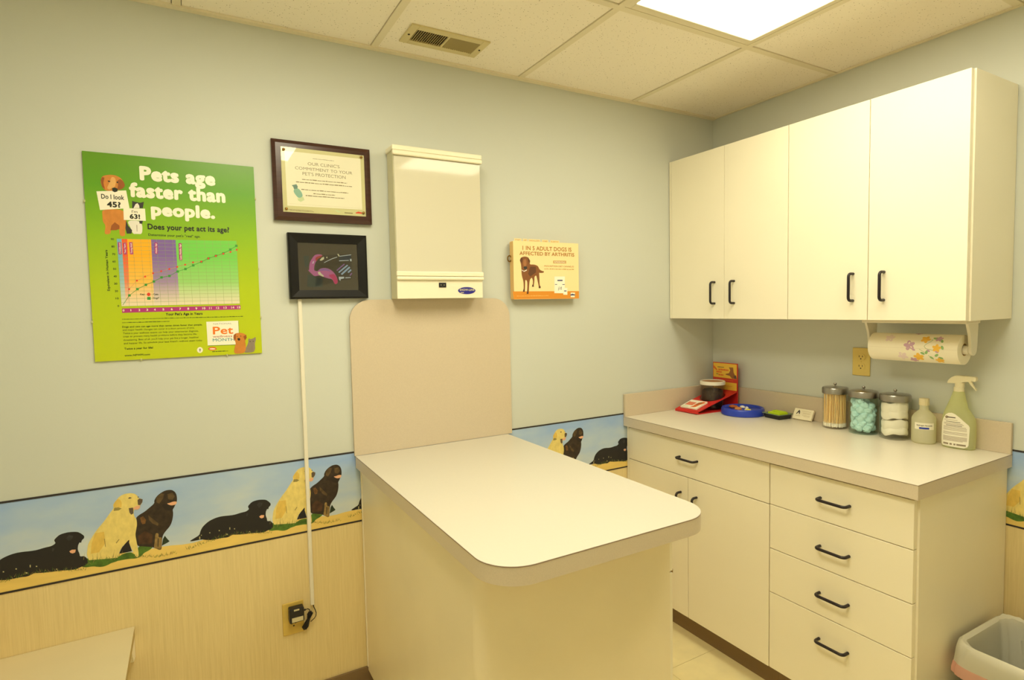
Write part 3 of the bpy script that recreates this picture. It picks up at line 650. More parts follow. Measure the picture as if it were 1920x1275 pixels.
    ('P','labfur',3,((305,1605),(359,1723),(531,1771),(702,1746),(803,1587),(765,1439),(1008,1444),(1183,1388),(1250,1240),(1391,1177),(1480,1169),(1461,1109),(1282,1092),(1230,1121),(1243,883),(1244,615),(1287,466),(1198,451),(1194,585),(1135,823),(1086,1001),(997,941),(993,763),(954,555),(865,511),(902,585),(923,762),(874,910),(768,821),(728,585),(702,230),(598,216),(639,467),(645,761),(543,819),(531,584),(515,320),(421,306),(466,467),(456,760),(376,994),(367,1344),(337,1519))),
    ('P','labdark',4,((305,1605),(359,1708),(444,1696),(405,1520),(337,1504))),
    ('P','labdark',4,((702,1746),(803,1587),(765,1469),(699,1585))),
    ('P','lablight',4,((476,1638),(597,1670),(627,1466),(590,1363),(487,1376),(456,1492))),
    ('P','catdark',5,((480,1346),(625,1363),(657,1290),(553,1230),(478,1273))),
    ('P','catwhite',5,((381,1228),(483,1171),(639,1231),(621,1187),(499,1136),(397,1184))),
    ('P','labdark',4,((797,1351),(1077,1356),(1071,1119),(788,939),(687,1056))),
    ('P','labdark',5,((1198,451),(1214,546),(1285,552),(1297,463))),
    ('P','labdark',5,((865,511),(881,605),(951,611),(963,522))),
    ('P','labdark',5,((598,216),(614,310),(684,316),(695,227))),
    ('P','labdark',5,((421,306),(437,399),(506,405),(518,317))),
    ('P','paper',4,((1999,955),(2542,959),(2528,237),(1985,246))),
    ('P','paper',5,((2450,470),(2663,469),(2658,168),(2445,176))),
    ('T','scrnavy',5,'j/d',2179,397,2363,140,0),
    ('P','labelnavy',5,((2150,813),(2420,815),(2419,760),(2149,759))),
    ('P','labelnavy',5,((2022,628),(2132,628),(2131,601),(2021,601))),
    ('P','labelnavy',5,((2405,626),(2532,626),(2531,598),(2404,598))),
    ('P','labelnavy',6,((2485,356),(2616,356),(2615,316),(2485,317))),
    ('P','paper',4,((2840,263),(3068,261),(3046,60),(2837,62))),
    ('P','labelnavy',5,((2808,170),(2915,216),(3075,178),(3066,137),(2819,136))),
    ],
}
# ================================================================== THE SETTING
def wall(name, a, b):
    return struct(MB().box(a, b, M_PAINT).obj(name))
wb = wall('wall_back', (XL - 0.1, 0, 0), (0.1, 0.1, 2.6)); wr = wall('wall_right', (0, YR - 0.1, 0), (0.1, 0, 2.6))
wl = wall('wall_left', (XL - 0.1, YR - 0.1, 0), (XL, 0, 2.6)); wf = wall('wall_front', (XL, YR - 0.1, 0), (0, YR, 2.6))
# wainscot paper and the dog border on each wall: frame = origin, direction along the wall, direction into the room
FR = {'back': (wb, Vector((0, 0, 0)), Vector((1, 0, 0)), Vector((0, -1, 0)), XL, 0.0),
      'right': (wr, Vector((0, 0, 0)), Vector((0, -1, 0)), Vector((-1, 0, 0)), 0.0, -YR),
      'left': (wl, Vector((XL, YR, 0)), Vector((0, 1, 0)), Vector((1, 0, 0)), 0.0, -YR),
      'front': (wf, Vector((0, YR, 0)), Vector((-1, 0, 0)), Vector((0, 1, 0)), 0.0, -XL)}
M_SKY = ramp_mat('border_sky', 2, [(0.0, rgb(214, 220, 216)), (0.3, rgb(176, 198, 226)), (0.55, rgb(152, 182, 230)), (0.8, rgb(166, 194, 234)), (1.0, rgb(204, 218, 224))], 0.6, 1.9, (4.2, 0.9, -1.72))
M_SAND = mat('border_sand', rgb(240, 208, 116), 0.6, noise=((9, 9, 30), 0.12, 3)); M_RULE = mat('border_rule', rgb(44, 38, 40), 0.6)
def clip(pts, lo, hi):
    for sgn, lim in ((1, lo), (-1, hi)):
        out = []
        for i, p in enumerate(pts):
            q = pts[(i + 1) % len(pts)]; pi_, qi = sgn * p[0] >= sgn * lim, sgn * q[0] >= sgn * lim
            if pi_: out.append(p)
            if pi_ != qi:
                t = (lim - p[0]) / (q[0] - p[0]); out.append((lim, p[1] + t * (q[1] - p[1])))
        pts = out
        if len(pts) < 3: return []
    return pts
def border(side, shifts):
    w, O, D, N, lo, hi = FR[side]
    place = lambda u, v, l: tuple(O + D * u + N * (0.0008 + l * 0.75) + Vector((0, 0, ZB2 + v)))
    mb = MB(); H = ZB1 - ZB2
    flip = D.cross(Vector((0, 0, 1))).dot(N) < 0
    def poly(pts, mt, L):
        pts = clip(pts, lo + 0.001, hi - 0.001)
        if pts: mb.add([place(u, v, L * 0.0002) for u, v in pts], [list(range(len(pts)))], mt)
    poly([(lo, 0), (hi, 0), (hi, H), (lo, H)], M_SKY, 0)
    n = int((hi - lo) / 0.03)
    top = [(hi - (hi - lo) * k / n, 0.047 + 0.006 * math.sin(k * 0.37) + 0.003 * math.sin(k * 1.3 + 1)) for k in range(n + 1)]
    poly([(lo, 0), (hi, 0)] + top, M_SAND, 1)
    poly([(lo, -0.003), (hi, -0.003), (hi, 0.003), (lo, 0.003)], M_RULE, 8); poly([(lo, H - 0.003), (hi, H - 0.003), (hi, H + 0.003), (lo, H + 0.003)], M_RULE, 8)
    for sh in shifts:
        for it in ART['border']:
            poly(soft([(u * 1e-4 + sh, v * 1e-4) for u, v in it[3]], 2), ink(it[1]), it[2])
        rg = random.Random(4)
        for k in range(150):      # printed grass blades along the feet of the dogs
            f = k / 149.0; x = -2.69 + 0.51 * f; z0 = 0.027 + 0.012 * math.sin(f * 9 + 1) + rg.uniform(-0.003, 0.004); hb = rg.uniform(0.004, 0.013); dx = rg.uniform(-0.006, 0.006)
            if -2.46 < x < -2.43: continue
            poly([(x + sh - 0.0008, z0), (x + sh + 0.0008, z0), (x + sh + dx, z0 + hb)], ink('grass' if rg.random() < 0.6 else 'furshade'), 7)
    mb.obj('wallpaper_border', w)
    wp = MB(); a = O + D * (lo + 0.0005) + N * 0.0001; b = O + D * (hi - 0.0005) + N * 0.0006
    wp.box((a.x, a.y, 0.0), (b.x, b.y, ZB2), M_WAIN).obj('wainscot_paper', w)
PER = 0.5135
border('back', [-PER, 0, PER, 2 * PER - 0.001 if False else 1.597 - PER, 1.597, 1.597 + PER])
border('right', [3.924 + k * PER for k in (-2, -1, 0, 1, 2)])
border('left', [2.7 + k * PER for k in range(0, 5)]); border('front', [2.7 + k * PER for k in range(0, 5)])
def baseboard(name, a, b): struct(MB().box(a, b, M_BASEB, 0.002).obj(name))
baseboard('baseboard_back', (XL + 0.005, -0.008, 0.001), (-0.62, -0.0012, 0.114)); baseboard('baseboard_right', (-0.008, YR + 0.005, 0.001), (-0.0012, -1.255, 0.114))
baseboard('baseboard_left', (XL + 0.0012, YR + 0.005, 0.001), (XL + 0.008, -0.009, 0.114)); baseboard('baseboard_front', (XL + 0.009, YR + 0.0012, 0.001), (-0.009, YR + 0.008, 0.114))
# floor: 12-inch vinyl tiles
fl = MB(); M_VCT = mat('vinyl_tile', rgb(240, 226, 176), 0.35, 0.5, noise=((14, 14, 14), 0.10, 5)); M_SEAM = mat('tile_seam', rgb(150, 136, 84), 0.7)
fl.box((XL - 0.1, YR - 0.1, -0.1), (0.1, 0.1, -0.0012), M_SEAM)
T = 0.3048
for i in range(-12, 3):
    for j in range(-12, 4):
        x0 = -0.8135 + i * T; y0 = -0.48 + j * T; x1 = x0 + T; y1 = y0 + T
        x0c, x1c, y0c, y1c = max(x0, XL - .05), min(x1, 0.05), max(y0, YR - .05), min(y1, 0.05)
        if x1c - x0c > 0.01 and y1c - y0c > 0.01: fl.box((x0c + 0.0008, y0c + 0.0008, -0.004), (x1c - 0.0008, y1c - 0.0008, 0), M_VCT)
struct(fl.obj('floor'))
# ceiling: lay-in tiles between T-bars
ce = MB(); BW = 0.024
xs = [XL, -2.976 + 0, ] ; xe = sorted([XB - k * MOD for k in range(0, 5)]); ye = [YE - k * MOD for k in range(0, 4)]
xb = [XL] + [x for x in xe if x > XL + 0.03] + [0.0]; yb = [0.0] + ye + [YR]
LIGHTS = ((-1.1474, -0.5618), (-1.1474 - 2 * MOD, -0.5618 - 2 * MOD))
def in_light(xm, ym): return any(a < xm < b for a, b in LIGHTS) and -1.84 < ym < -0.65
for i in range(len(xb) - 1):
    for j in range(len(yb) - 1):
        x0, x1 = xb[i], xb[i + 1] - (BW if i < len(xb) - 2 else 0); y1, y0 = yb[j] - (BW if j > 0 else 0), yb[j + 1]
        if in_light((x0 + x1) / 2, (y0 + y1) / 2): continue
        ce.box((x0 + 0.002, y0 + 0.002, ZC + 0.004), (x1 - 0.002, y1 - 0.002, ZC + 0.02), M_TILE, 0.0)
for x in xb[1:-1]: ce.box((x - BW, YR, ZC), (x, 0, ZC + 0.03), M_TBAR)
for y in yb[1:-1]:
    edges = [XL] + [v for x in xb[1:-1] for v in (x - BW, x)] + [0.0]
    for k in range(0, len(edges), 2):
        m = (edges[k] + edges[k + 1]) / 2
        if in_light(m, y - BW / 2 ) and y < -0.7: continue
        ce.box((edges[k], y - BW, ZC), (edges[k + 1], y, ZC + 0.03), M_TBAR)
ce.box((XL - 0.1, YR - 0.1, ZC + 0.12), (0.1, 0.1, ZC + 0.2), M_TBAR)
struct(ce.obj('ceiling'))
tr = [('trim_1', (XL, -0.022, ZC - 0.004), (0, 0, ZC + 0.0035)), ('trim_2', (-0.012, YR, ZC - 0.002), (0, -0.022, ZC + 0.0035)), ('trim_3', (XL, YR, ZC - 0.004), (XL + 0.022, -0.022, ZC + 0.0035)), ('trim_4', (XL + 0.022, YR, ZC - 0.004), (-0.012, YR + 0.022, ZC + 0.0035))]
for n, a, b in tr: struct(MB().box(a, b, M_TBAR).obj(n))

# ================================================================== CEILING THINGS
M_LENS = emit_mat('lit_lens', LAMP_COLOR, LAMP_STRENGTH); M_LENS2 = emit_mat('lit_lens_left', LAMP_COLOR, LAMP_STRENGTH_LEFT)
M_HOLE = mat('duct_dark', rgb(36, 30, 30), 0.9)
def troffer(x0, x1, label, lens):
    y0, y1 = -0.6466 - 1.1952, -0.6466; z = ZC + 0.001
    t = thing('ceiling_light', label, 'ceiling light', ((x0 + x1) / 2, (y0 + y1) / 2, z), group='fluorescent ceiling lights'); X = (x1 - x0) / 2; Y = (y1 - y0) / 2
    f = MB()
    for a, b in (((-X, -Y, 0), (-X + 0.022, Y, 0.012)), ((X - 0.022, -Y, 0), (X, Y, 0.012)), ((-X + 0.022, Y - 0.03, 0), (X - 0.022, Y, 0.012)), ((-X + 0.022, -Y, 0), (X - 0.022, -Y + 0.03, 0.012))): f.box(a, b, M_TBAR, 0.002)
    f.box((-X, -Y, 0.012), (X, Y, 0.10), M_CREAMMET)
    f.obj('frame', t)
    MB().box((-X + 0.022, -Y + 0.03, 0.004), (X - 0.022, Y - 0.03, 0.0115), lens).obj('diffuser', t)
troffer(*LIGHTS[0], 'bright rectangular fluorescent ceiling light above the exam table and cabinets', M_LENS)
troffer(*LIGHTS[1], 'second fluorescent ceiling light over the left half of the room, mirrored in the plaque', M_LENS2)
v = thing('ceiling_vent', 'cream louvred air vent in the ceiling tile near the back wall', 'vent', (-1.5585, -0.172, ZC + 0.004))
f = MB(); X, Y, hx, hy = 0.146, 0.068, 0.119, 0.041
for a, b in (((-X, -Y, -0.006), (-hx, Y, 0)), ((hx, -Y, -0.006), (X, Y, 0)), ((-hx, hy, -0.006), (hx, Y, 0)), ((-hx, -Y, -0.006), (hx, -hy, 0)), ((-0.004, -hy, -0.006), (0.004, hy, 0))): f.box(a, b, mat('vent_enamel', rgb(214, 200, 150), 0.4), 0.0015)
f.obj('frame', v)
MB().box((-hx, -hy, -0.0004), (hx, hy, -0.0001), M_HOLE).obj('duct_opening', v)
M_SLAT = mat('vent_slat', rgb(176, 158, 104), 0.45)
for sd in (-1, 1):
    for k in range(14):
        xc = sd * (0.008 + (k + 0.5) * 0.1105 / 14)
        s_ = MB(); ang = 0.9 if sd < 0 else -0.75
        s_.box((-0.0045, -hy, -0.0006), (0.0045, hy, 0.0006), M_SLAT, 0, 2, Matrix.Translation((xc, 0, -0.0032)) @ Matrix.Rotation(-0.62 if sd < 0 else 0.75, 4, 'Y')).obj('louvre', v)
for x in (-0.134, 0.134): MB().lathe([(0.0, -0.0085), (0.003, -0.008), (0.004, -0.006)], (x, 0.0), M_HOLE, 10, False, False).obj('screw', v)

# ================================================================== THINGS ON THE BACK WALL (local frame: x right, y out of the wall is negative, z up)
def face(y): return lambda u, w, l: (u, y - l, w)
# --- poster
M_POST = ramp_mat('poster_green', 2, [(0.0, rgb(190, 202, 14)), (0.35, rgb(176, 198, 20)), (0.62, rgb(140, 184, 26)), (0.85, rgb(96, 158, 30)), (1.0, rgb(98, 148, 32))], 0.3, 1 / 0.614)
W, H = 0.455, 0.6135
for k_, cc in dict(chartblue=(112, 180, 210), chartred=(240, 92, 44), chartorange=(255, 176, 24), chartviolet=(128, 98, 170), chartgreen=(116, 206, 82)).items():
    lo_ = (236, 222, 196); mid = tuple((2 * u + w_) // 3 for u, w_ in zip(cc, lo_))
    INKS[k_] = ramp_mat('fade_' + k_, 2, [(0.0, rgb(*lo_)), (0.35, rgb(*mid)), (0.75, rgb(*cc)), (1.0, rgb(*cc))], 0.35, 1 / 0.207, (3.0, 0.0, -0.163 / 0.207))
t = thing('poster', 'green pet age poster with a dog, a cat and a chart', 'poster', (-2.637, -0.0008, 1.3075))
mb = MB().box((0, -0.0052, 0), (W, 0, H), M_POST, 0.0); put_art(mb, ART['poster'], face(-0.0052), 0.00012); mb.obj('printed_sheet', t)
for x, z in ((-0.001, 0.47), (-0.001, 0.118), (W + 0.001, 0.51), (W + 0.001, 0.12), (W + 0.001, 0.28), (0.115, -0.001), (0.35, -0.001)):
    MB().box((x - 0.0022, -0.0068, z - 0.0035), (x + 0.0022, 0, z + 0.0035), mat('clip_plastic', rgb(190, 190, 140), 0.3), 0.0008).obj('mounting_clip', t)
# --- plaque
M_WALNUT = mat('dark_walnut', rgb(72, 42, 34), 0.22, 0.5, noise=((6, 6, 90), 0.35, 4)); M_BRASS = mat('brass_stud', rgb(150, 116, 60), 0.3, 0.5, metal=1.0)
t = thing('wall_plaque', 'dark walnut plaque with a clinic commitment certificate, above the picture screen', 'plaque', (-2.127, -0.0008, 1.7515))
W, H = 0.3295, 0.267
f = MB(); b0, b1 = 0.0, 0.012
f.loft([[(0, 0, 0), (W, 0, 0), (W, 0, H), (0, 0, H)], [(0, -0.016, 0), (W, -0.016, 0), (W, -0.016, H), (0, -0.016, H)], [(b1, -0.0215, b1), (W - b1, -0.0215, b1), (W - b1, -0.0215, H - b1), (b1, -0.0215, H - b1)]], M_WALNUT, smooth=False); f.obj('board', t)
c = MB(); c.box((0.0285, -0.0226, 0.027), (0.3065, -0.0216, 0.242), INKS['certgreen']); put_art(c, [i for i in ART['cert'] if i[2] > 1], face(-0.0226), 0.00012); c.obj('certificate', t)
MB().box((0.0285, -0.0252, 0.027), (0.3065, -0.0236, 0.242), glass_mat('acrylic', (0.97, 0.97, 0.95, 1))).obj('clear_cover', t)
for x, z in ((0.0371, 0.2319), (0.2957, 0.2345), (0.0381, 0.0367), (0.2975, 0.0392)):
    MB().lathe([(0.0048, 0.0), (0.0048, 0.003), (0.003, 0.0048), (0.0, 0.0052)], (0, 0), M_BRASS, 12, True, False, True, Matrix.Translation((x, -0.0252, z)) @ Matrix.Rotation(PI / 2, 4, 'X')).obj('stud', t)
# --- powered picture frame
inks(dict(screen=(92, 80, 60), scrgreen=(72, 80, 68), scrdark=(60, 52, 42), scrpink=(206, 112, 166), scrrose=(214, 62, 116), scrviolet=(160, 112, 176), scrred=(190, 74, 60), scrpale=(236, 210, 224), scrcream=(238, 232, 186), scrblue=(170, 196, 220), scrnavy=(44, 52, 68), scrwhite=(214, 224, 226)), 0.12)
for k in ('scrpink', 'scrrose', 'scrviolet', 'scrred', 'scrpale', 'scrcream', 'scrblue', 'scrwhite', 'screen', 'scrgreen'):
    b = INKS[k].node_tree.nodes['Principled BSDF']; cc = tuple(b.inputs['Base Color'].default_value)
    b.inputs['Emission Color'].default_value = cc; b.inputs['Emission Strength'].default_value = 0.35
    b.inputs['Base Color'].default_value = tuple(x * 0.35 for x in cc[:3]) + (1,)
t = thing('digital_picture_frame', 'black framed lit picture screen showing a pink bird, its cord dropping below', 'picture frame', (-2.0885, -0.0008, 1.4865))
W, H = 0.2665, 0.224; ox0, ox1, oz0, oz1 = 0.031, 0.2335, 0.0295, 0.1915
M_FRAME = mat('black_frame', rgb(16, 14, 12), 0.4, 0.3)
f = MB(); P0 = [(0, 0), (W, 0), (W, H), (0, H)]; P1 = [(ox0, oz0), (ox1, oz0), (ox1, oz1), (ox0, oz1)]; g = 0.006
rings = [[(a, 0, b) for a, b in P0], [(a, -0.022, b) for a, b in P0], [(a + (g if a < W / 2 else -g), -0.026, b + (g if b < H / 2 else -g)) for a, b in P0], [(a, -0.022, b) for a, b in P1], [(a, -0.015, b) for a, b in P1]]
f.loft(rings, M_FRAME, True, False, smooth=False); f.obj('frame', t)
s_ = MB().box((ox0 - 0.002, -0.0165, oz0 - 0.002), (ox1 + 0.002, -0.012, oz1 + 0.002), INKS['screen']); put_art(s_, ART['screen'], face(-0.0165), 0.00015); s_.obj('screen', t)
MB().box((ox0 - 0.001, -0.0195, oz0 - 0.001), (ox1 + 0.001, -0.0182, oz1 + 0.001), glass_mat('frame_glass', (0.9, 0.9, 0.88, 1))).obj('glass', t)
# --- cord cover
t = MB(); t.prism([(-0.0065, -0.0009), (-0.0065, -0.009), (-0.0045, -0.011), (0.0045, -0.011), (0.0065, -0.009), (0.0065, -0.0009)][::-1], 'z', 0.0, 1.081, M_WHITEPL)
tag(t.obj('cord_cover', None, (-2.0558, 0, 0.405)), 'thin white cord cover running down the wall from the picture screen to the outlet', 'cord cover')
# --- outlets
M_SLOT = mat('slot_dark', rgb(50, 40, 20), 0.6)
def outlet(label, loc, rz, plate):
    t = thing('wall_outlet', label, 'outlet', loc, rz, group='duplex wall outlets')
    p = MB(); p.box((-0.035, -0.0055, -0.057), (0.035, 0, 0.057), plate, 0.0025); p.obj('cover_plate', t)
    for z in (0.0195, -0.0195):
        r = MB(); pts = [(0.0167 * math.cos(a), z + max(-0.0135, min(0.0135, 0.0167 * math.sin(a)))) for a in [2 * PI * k / 24 for k in range(24)]]
        r.add([(x, -0.0072, y) for x, y in pts] + [(x, -0.005, y) for x, y in pts], [list(range(24))] + [(i, 24 + i, 24 + (i + 1) % 24, (i + 1) % 24) for i in range(24)], plate)
        for x, h in ((-0.0064, 0.008), (0.0064, 0.0065)): r.box((x - 0.0012, -0.0076, z + 0.003 - h / 2), (x + 0.0012, -0.007, z + 0.003 + h / 2), M_SLOT)
        r.lathe([(0.0027, 0), (0.0027, 0.0004)], (0, 0), M_SLOT, 10, True, True, True, Matrix.Translation((0, -0.0072, z - 0.007)) @ Matrix.Rotation(PI / 2, 4, 'X'))
        r.obj('receptacle', t)
    MB().lathe([(0.0032, 0), (0.0026, 0.0008)], (0, 0), plate, 10, True, True, True, Matrix.Translation((0, -0.0055, 0)) @ Matrix.Rotation(PI / 2, 4, 'X')).obj('screw', t)
outlet('yellowed wall outlet low on the striped wall, with the black adapter plugged in', (-2.121, -0.0008, 0.374), 0, M_IVORY)
outlet('yellowed double wall outlet above the counter, under the wall cabinets', (-0.0008, -0.761, 1.1895), -PI / 2, mat('yellowed_plate_light', rgb(222, 196, 110), 0.4))
# --- power adapter with its cord
t = thing('power_adapter', 'black plug-in power adapter with a bundled cord in the low outlet', 'power adapter', (-2.1135, -0.0085, 0.396))
a = MB().box((-0.0245, -0.03, -0.0255), (0.0245, 0, 0.0245), M_BLACK, 0.004); a.obj('body', t)
M_STICK = mat('grey_sticker', rgb(206, 196, 160), 0.5)
MB().box((-0.0165, -0.0305, -0.0215), (0.0205, -0.0298, -0.006), M_STICK).obj('rating_label', t)
MB().box((-0.009, -0.0305, 0.017), (0.0085, -0.0298, 0.0225), M_STICK).obj('rating_label', t)
co = MB()
P = lambda x, z, y=-0.008: (x - -2.1135, y + 0.0085 - 0.0085, z - 0.396)
co.tube([P(-2.089, 0.4, -0.012), P(-2.082, 0.4, -0.012)], 0.0035, M_BLACK, 8)
co.tube([P(-2.083, 0.3995, -0.012), P(-2.074, 0.399), P(-2.068, 0.394), P(-2.066, 0.385), P(-2.068, 0.372)], 0.0016, M_BLACK, 6)
for k in range(5):
    d = (k - 2) * 0.0022; y = -0.006 - 0.002 * (k % 2)
    top = (-2.0655 + d * 0.9, 0.3865); bot = (-2.0855 + d, 0.327)
    co.tube([P(top[0] - 0.006, top[1] - 0.01, y), P(top[0], top[1], y), P(top[0] + 0.004, top[1] - 0.008, y), P(-2.0705 + d * 0.4, 0.362, y - 0.001), P(bot[0] + 0.006, bot[1] + 0.008, y), P(bot[0], bot[1], y), P(bot[0] - 0.004, bot[1] + 0.01, y), P(-2.0735 + d * 0.4, 0.362, y), P(top[0] - 0.005, top[1] - 0.012, y)], 0.0024, M_BLACK, 6)
co.tube([P(-2.0545, 0.406, -0.006), P(-2.0535, 0.4), P(-2.049, 0.388), P(-2.046, 0.376), P(-2.0475, 0.366), P(-2.0535, 0.358), P(-2.066, 0.35)], 0.0015, M_BLACK, 6)
co.obj('cord', t)
# --- splash panel behind the exam table
t = MB(); pts = rr_pts(-1.889, 0.9145, -1.231, 1.481, 0.075, 8, (0, 0, 1, 1))
t.prism([(p[1], p[0]) for p in pts][::-1], 'y', -0.012, -0.0032, M_TAN)
o = t.obj('splash_panel'); tag(o, 'tan laminate panel with rounded top corners on the wall behind the exam table', 'panel')
# --- x-ray viewer
t = thing('xray_viewer', 'cream wall-mounted x-ray film viewer box above the exam table', 'light box', (-1.735, -0.0125, 1.4815))
W, H, D = 0.348, 0.546, 0.0715
M_FILM = mat('viewer_panel', rgb(212, 206, 186), 0.06, 0.5)
MB().box((0.002, -D + 0.004, 0.0), (W - 0.002, 0, H - 0.008), mat('viewer_side', rgb(206, 200, 166), 0.45), 0.003).obj('housing', t)
MB().box((0.002, -D, 0.0), (W - 0.002, -D + 0.0045, 0.07), M_CREAMMET, 0.0015).obj('control_panel', t)
MB().box((0.004, -D - 0.001, 0.098), (W - 0.004, -D + 0.0045, H - 0.036), M_FILM).obj('viewing_panel', t)
MB().box((0.0, -D - 0.007, 0.082), (W + 0.001, -D + 0.003, 0.099), M_CREAMMET, 0.003).obj('lower_rail', t)
MB().box((0.0, -D - 0.010, 0.068), (W + 0.001, -D + 0.003, 0.0805), M_CREAMMET, 0.004).obj('lower_rail', t)
MB().box((-0.003, -D - 0.008, H - 0.018), (W + 0.003, 0, H), M_CREAMMET, 0.003).obj('top_rail', t)
MB().box((-0.003, -D - 0.012, H - 0.035), (W + 0.003, -D + 0.003, H - 0.0185), M_CREAMMET, 0.004).obj('film_clip_rail', t)
w = MB().box((0.163, -D - 0.003, 0.041), (0.192, -D + 0.002, 0.0585), M_BLACK, 0.001)
for x in (0.1705, 0.183): w.box((x - 0.0012, -D - 0.0034, 0.0485), (x + 0.0012, -D - 0.0028, 0.051), M_STICK)
w.obj('rocker_switch', t)
g = MB(); e = [(0.277 + 0.0365 * math.cos(2 * PI * k / 32), 0.0285 + 0.0135 * math.sin(2 * PI * k / 32)) for k in range(32)]
g.add([(x, -D - 0.001, z) for x, z in e] + [(x, -D + 0.001, z) for x, z in e], [list(range(32))] + [(i, 32 + i, 32 + (i + 1) % 32, (i + 1) % 32) for i in range(32)], mat('badge_blue', rgb(44, 40, 140), 0.3))
put_text(g, 'SHOW-LINE', 0.247, 0.0275, 0.309, 0.0085, M_STICK, lambda u, q, e: (u, -D - 0.0013 - e, q), 0.03)
g.box((0.251, -D - 0.0014, 0.0195), (0.264, -D - 0.0012, 0.0225), M_STICK); g.obj('badge', t)
# --- arthritis chart
t = thing('flip_chart', 'cream and orange dog arthritis flip chart hung on the back wall', 'chart', (-1.2245, -0.0008, 1.4745))
W, H, D = 0.3285, 0.2395, 0.0412
M_CHART = mat('chart_cream', rgb(246, 222, 166), 0.4)
f = MB(); f.prism([(p[1], p[0]) for p in rr_pts(0, 0, W, H, 0.006, 3)][::-1], 'y', -D + 0.0005, -0.012, mat('chart_side', rgb(226, 186, 118), 0.5))
f.obj('page_block', t)
c = MB().box((0, -D, 0), (W, -D + 0.0006, H), M_CHART); put_art(c, ART['arth'], face(-D), 0.00015); c.obj('cover_page', t)
TX = MB(); tabs = [('START', 0.008, 0.042), ('HIP', 0.05, 0.072), ('SHOULDER', 0.078, 0.137), ('KNEE', 0.146, 0.178), ('ELBOW', 0.19, 0.236)]
for k, (s_, x0, x1) in enumerate(tabs):
    tb = MB().box((x0, -D + 0.003 + 0.002 * k, H - 0.002), (x1, -D + 0.004 + 0.002 * k, H + 0.0105), M_CHART, 0)
    put_text(tb, s_, x0 + 0.004, H + 0.0015, x1 - 0.004, 0.0062, INKS['brownletter'], lambda u, q, e: (u, -D + 0.0028 + 0.002 * k - e, q), 0.0); tb.obj('index_tab', t)
rg = MB(); rg.tube([(-0.006 + 0.009 * math.cos(2 * PI * k / 16), -0.02, 0.168 + 0.012 * math.sin(2 * PI * k / 16)) for k in range(16)], 0.0028, M_BRASS, 6, True); rg.obj('hanging_ring', t)
rg = MB(); rg.tube([(W + 0.0005 + 0.004 * math.cos(2 * PI * k / 16), -0.02, 0.172 + 0.009 * math.sin(2 * PI * k / 16)) for k in range(16)], 0.0022, M_BRASS, 6, True); rg.obj('hanging_ring', t)

# ================================================================== EXAM TABLE
t = thing('exam_table', 'cream peninsula exam table with a rounded top and boxed pedestal', 'exam table', (-1.57, -0.55, 0))
f = MB(); o2 = rr_pts(-1.887 + 1.57, -1.097 + 0.55, -1.252 + 1.57, -0.0135 + 0.55, 0.095, 24, (1, 1, 0, 0))
def inset(pts, d):
    cx = 0.0; cy = 0.0
    return [(p[0] * (1 - d / 0.32), p[1] * (1 - d / 0.54)) for p in pts]
f.prism(o2, 'z', 0.872, 0.9128, M_EDGE, True); f.obj('table_edge', t)
M_SEAML = mat('laminate_seam', rgb(132, 108, 92), 0.6)
MB().prism([(p[0] * 1.0016, p[1] * 1.0009) for p in o2], 'z', 0.9116, 0.9129, M_SEAML, True).obj('seam_line', t)
MB().prism(o2, 'z', 0.9128, 0.914, M_TABLE).obj('table_top', t)
p = MB(); pl = rr_pts(-1.867 + 1.57, -0.965 + 0.55, -1.284 + 1.57, -0.0035 + 0.55, 0.03, 6, (1, 0, 0, 0))
p.prism(pl, 'z', 0.1, 0.872, M_PED, True); p.obj('pedestal', t)
MB().box((-1.84 + 1.57, -0.93 + 0.55, 0.0005), (-1.33 + 1.57, -0.012 + 0.55, 0.1), M_BASEB).obj('toe_kick', t)
for y0, y1 in ((-0.958, -0.49), (-0.487, -0.02)):
    d = MB().box((-1.2835 + 1.57, y0 + 0.55, 0.115), (-1.2665 + 1.57, y1 + 0.55, 0.705), M_LAM, 0.0015).obj('door', t)
MB().box((-1.2835 + 1.57, -0.958 + 0.55, 0.71), (-1.2665 + 1.57, -0.02 + 0.55, 0.862), M_LAM, 0.0015).obj('drawer', t)
MB().box((-1.2665 + 1.57, -0.955 + 0.55, 0.702), (-1.262 + 1.57, -0.94 + 0.55, 0.713), M_BRASS, 0.001).obj('hinge', t)
MB().box((-1.8695 + 1.57, -0.012 + 0.55, 0.115), (-1.862 + 1.57, -0.0035 + 0.55, 0.872), M_LAM).obj('scribe_strip', t)

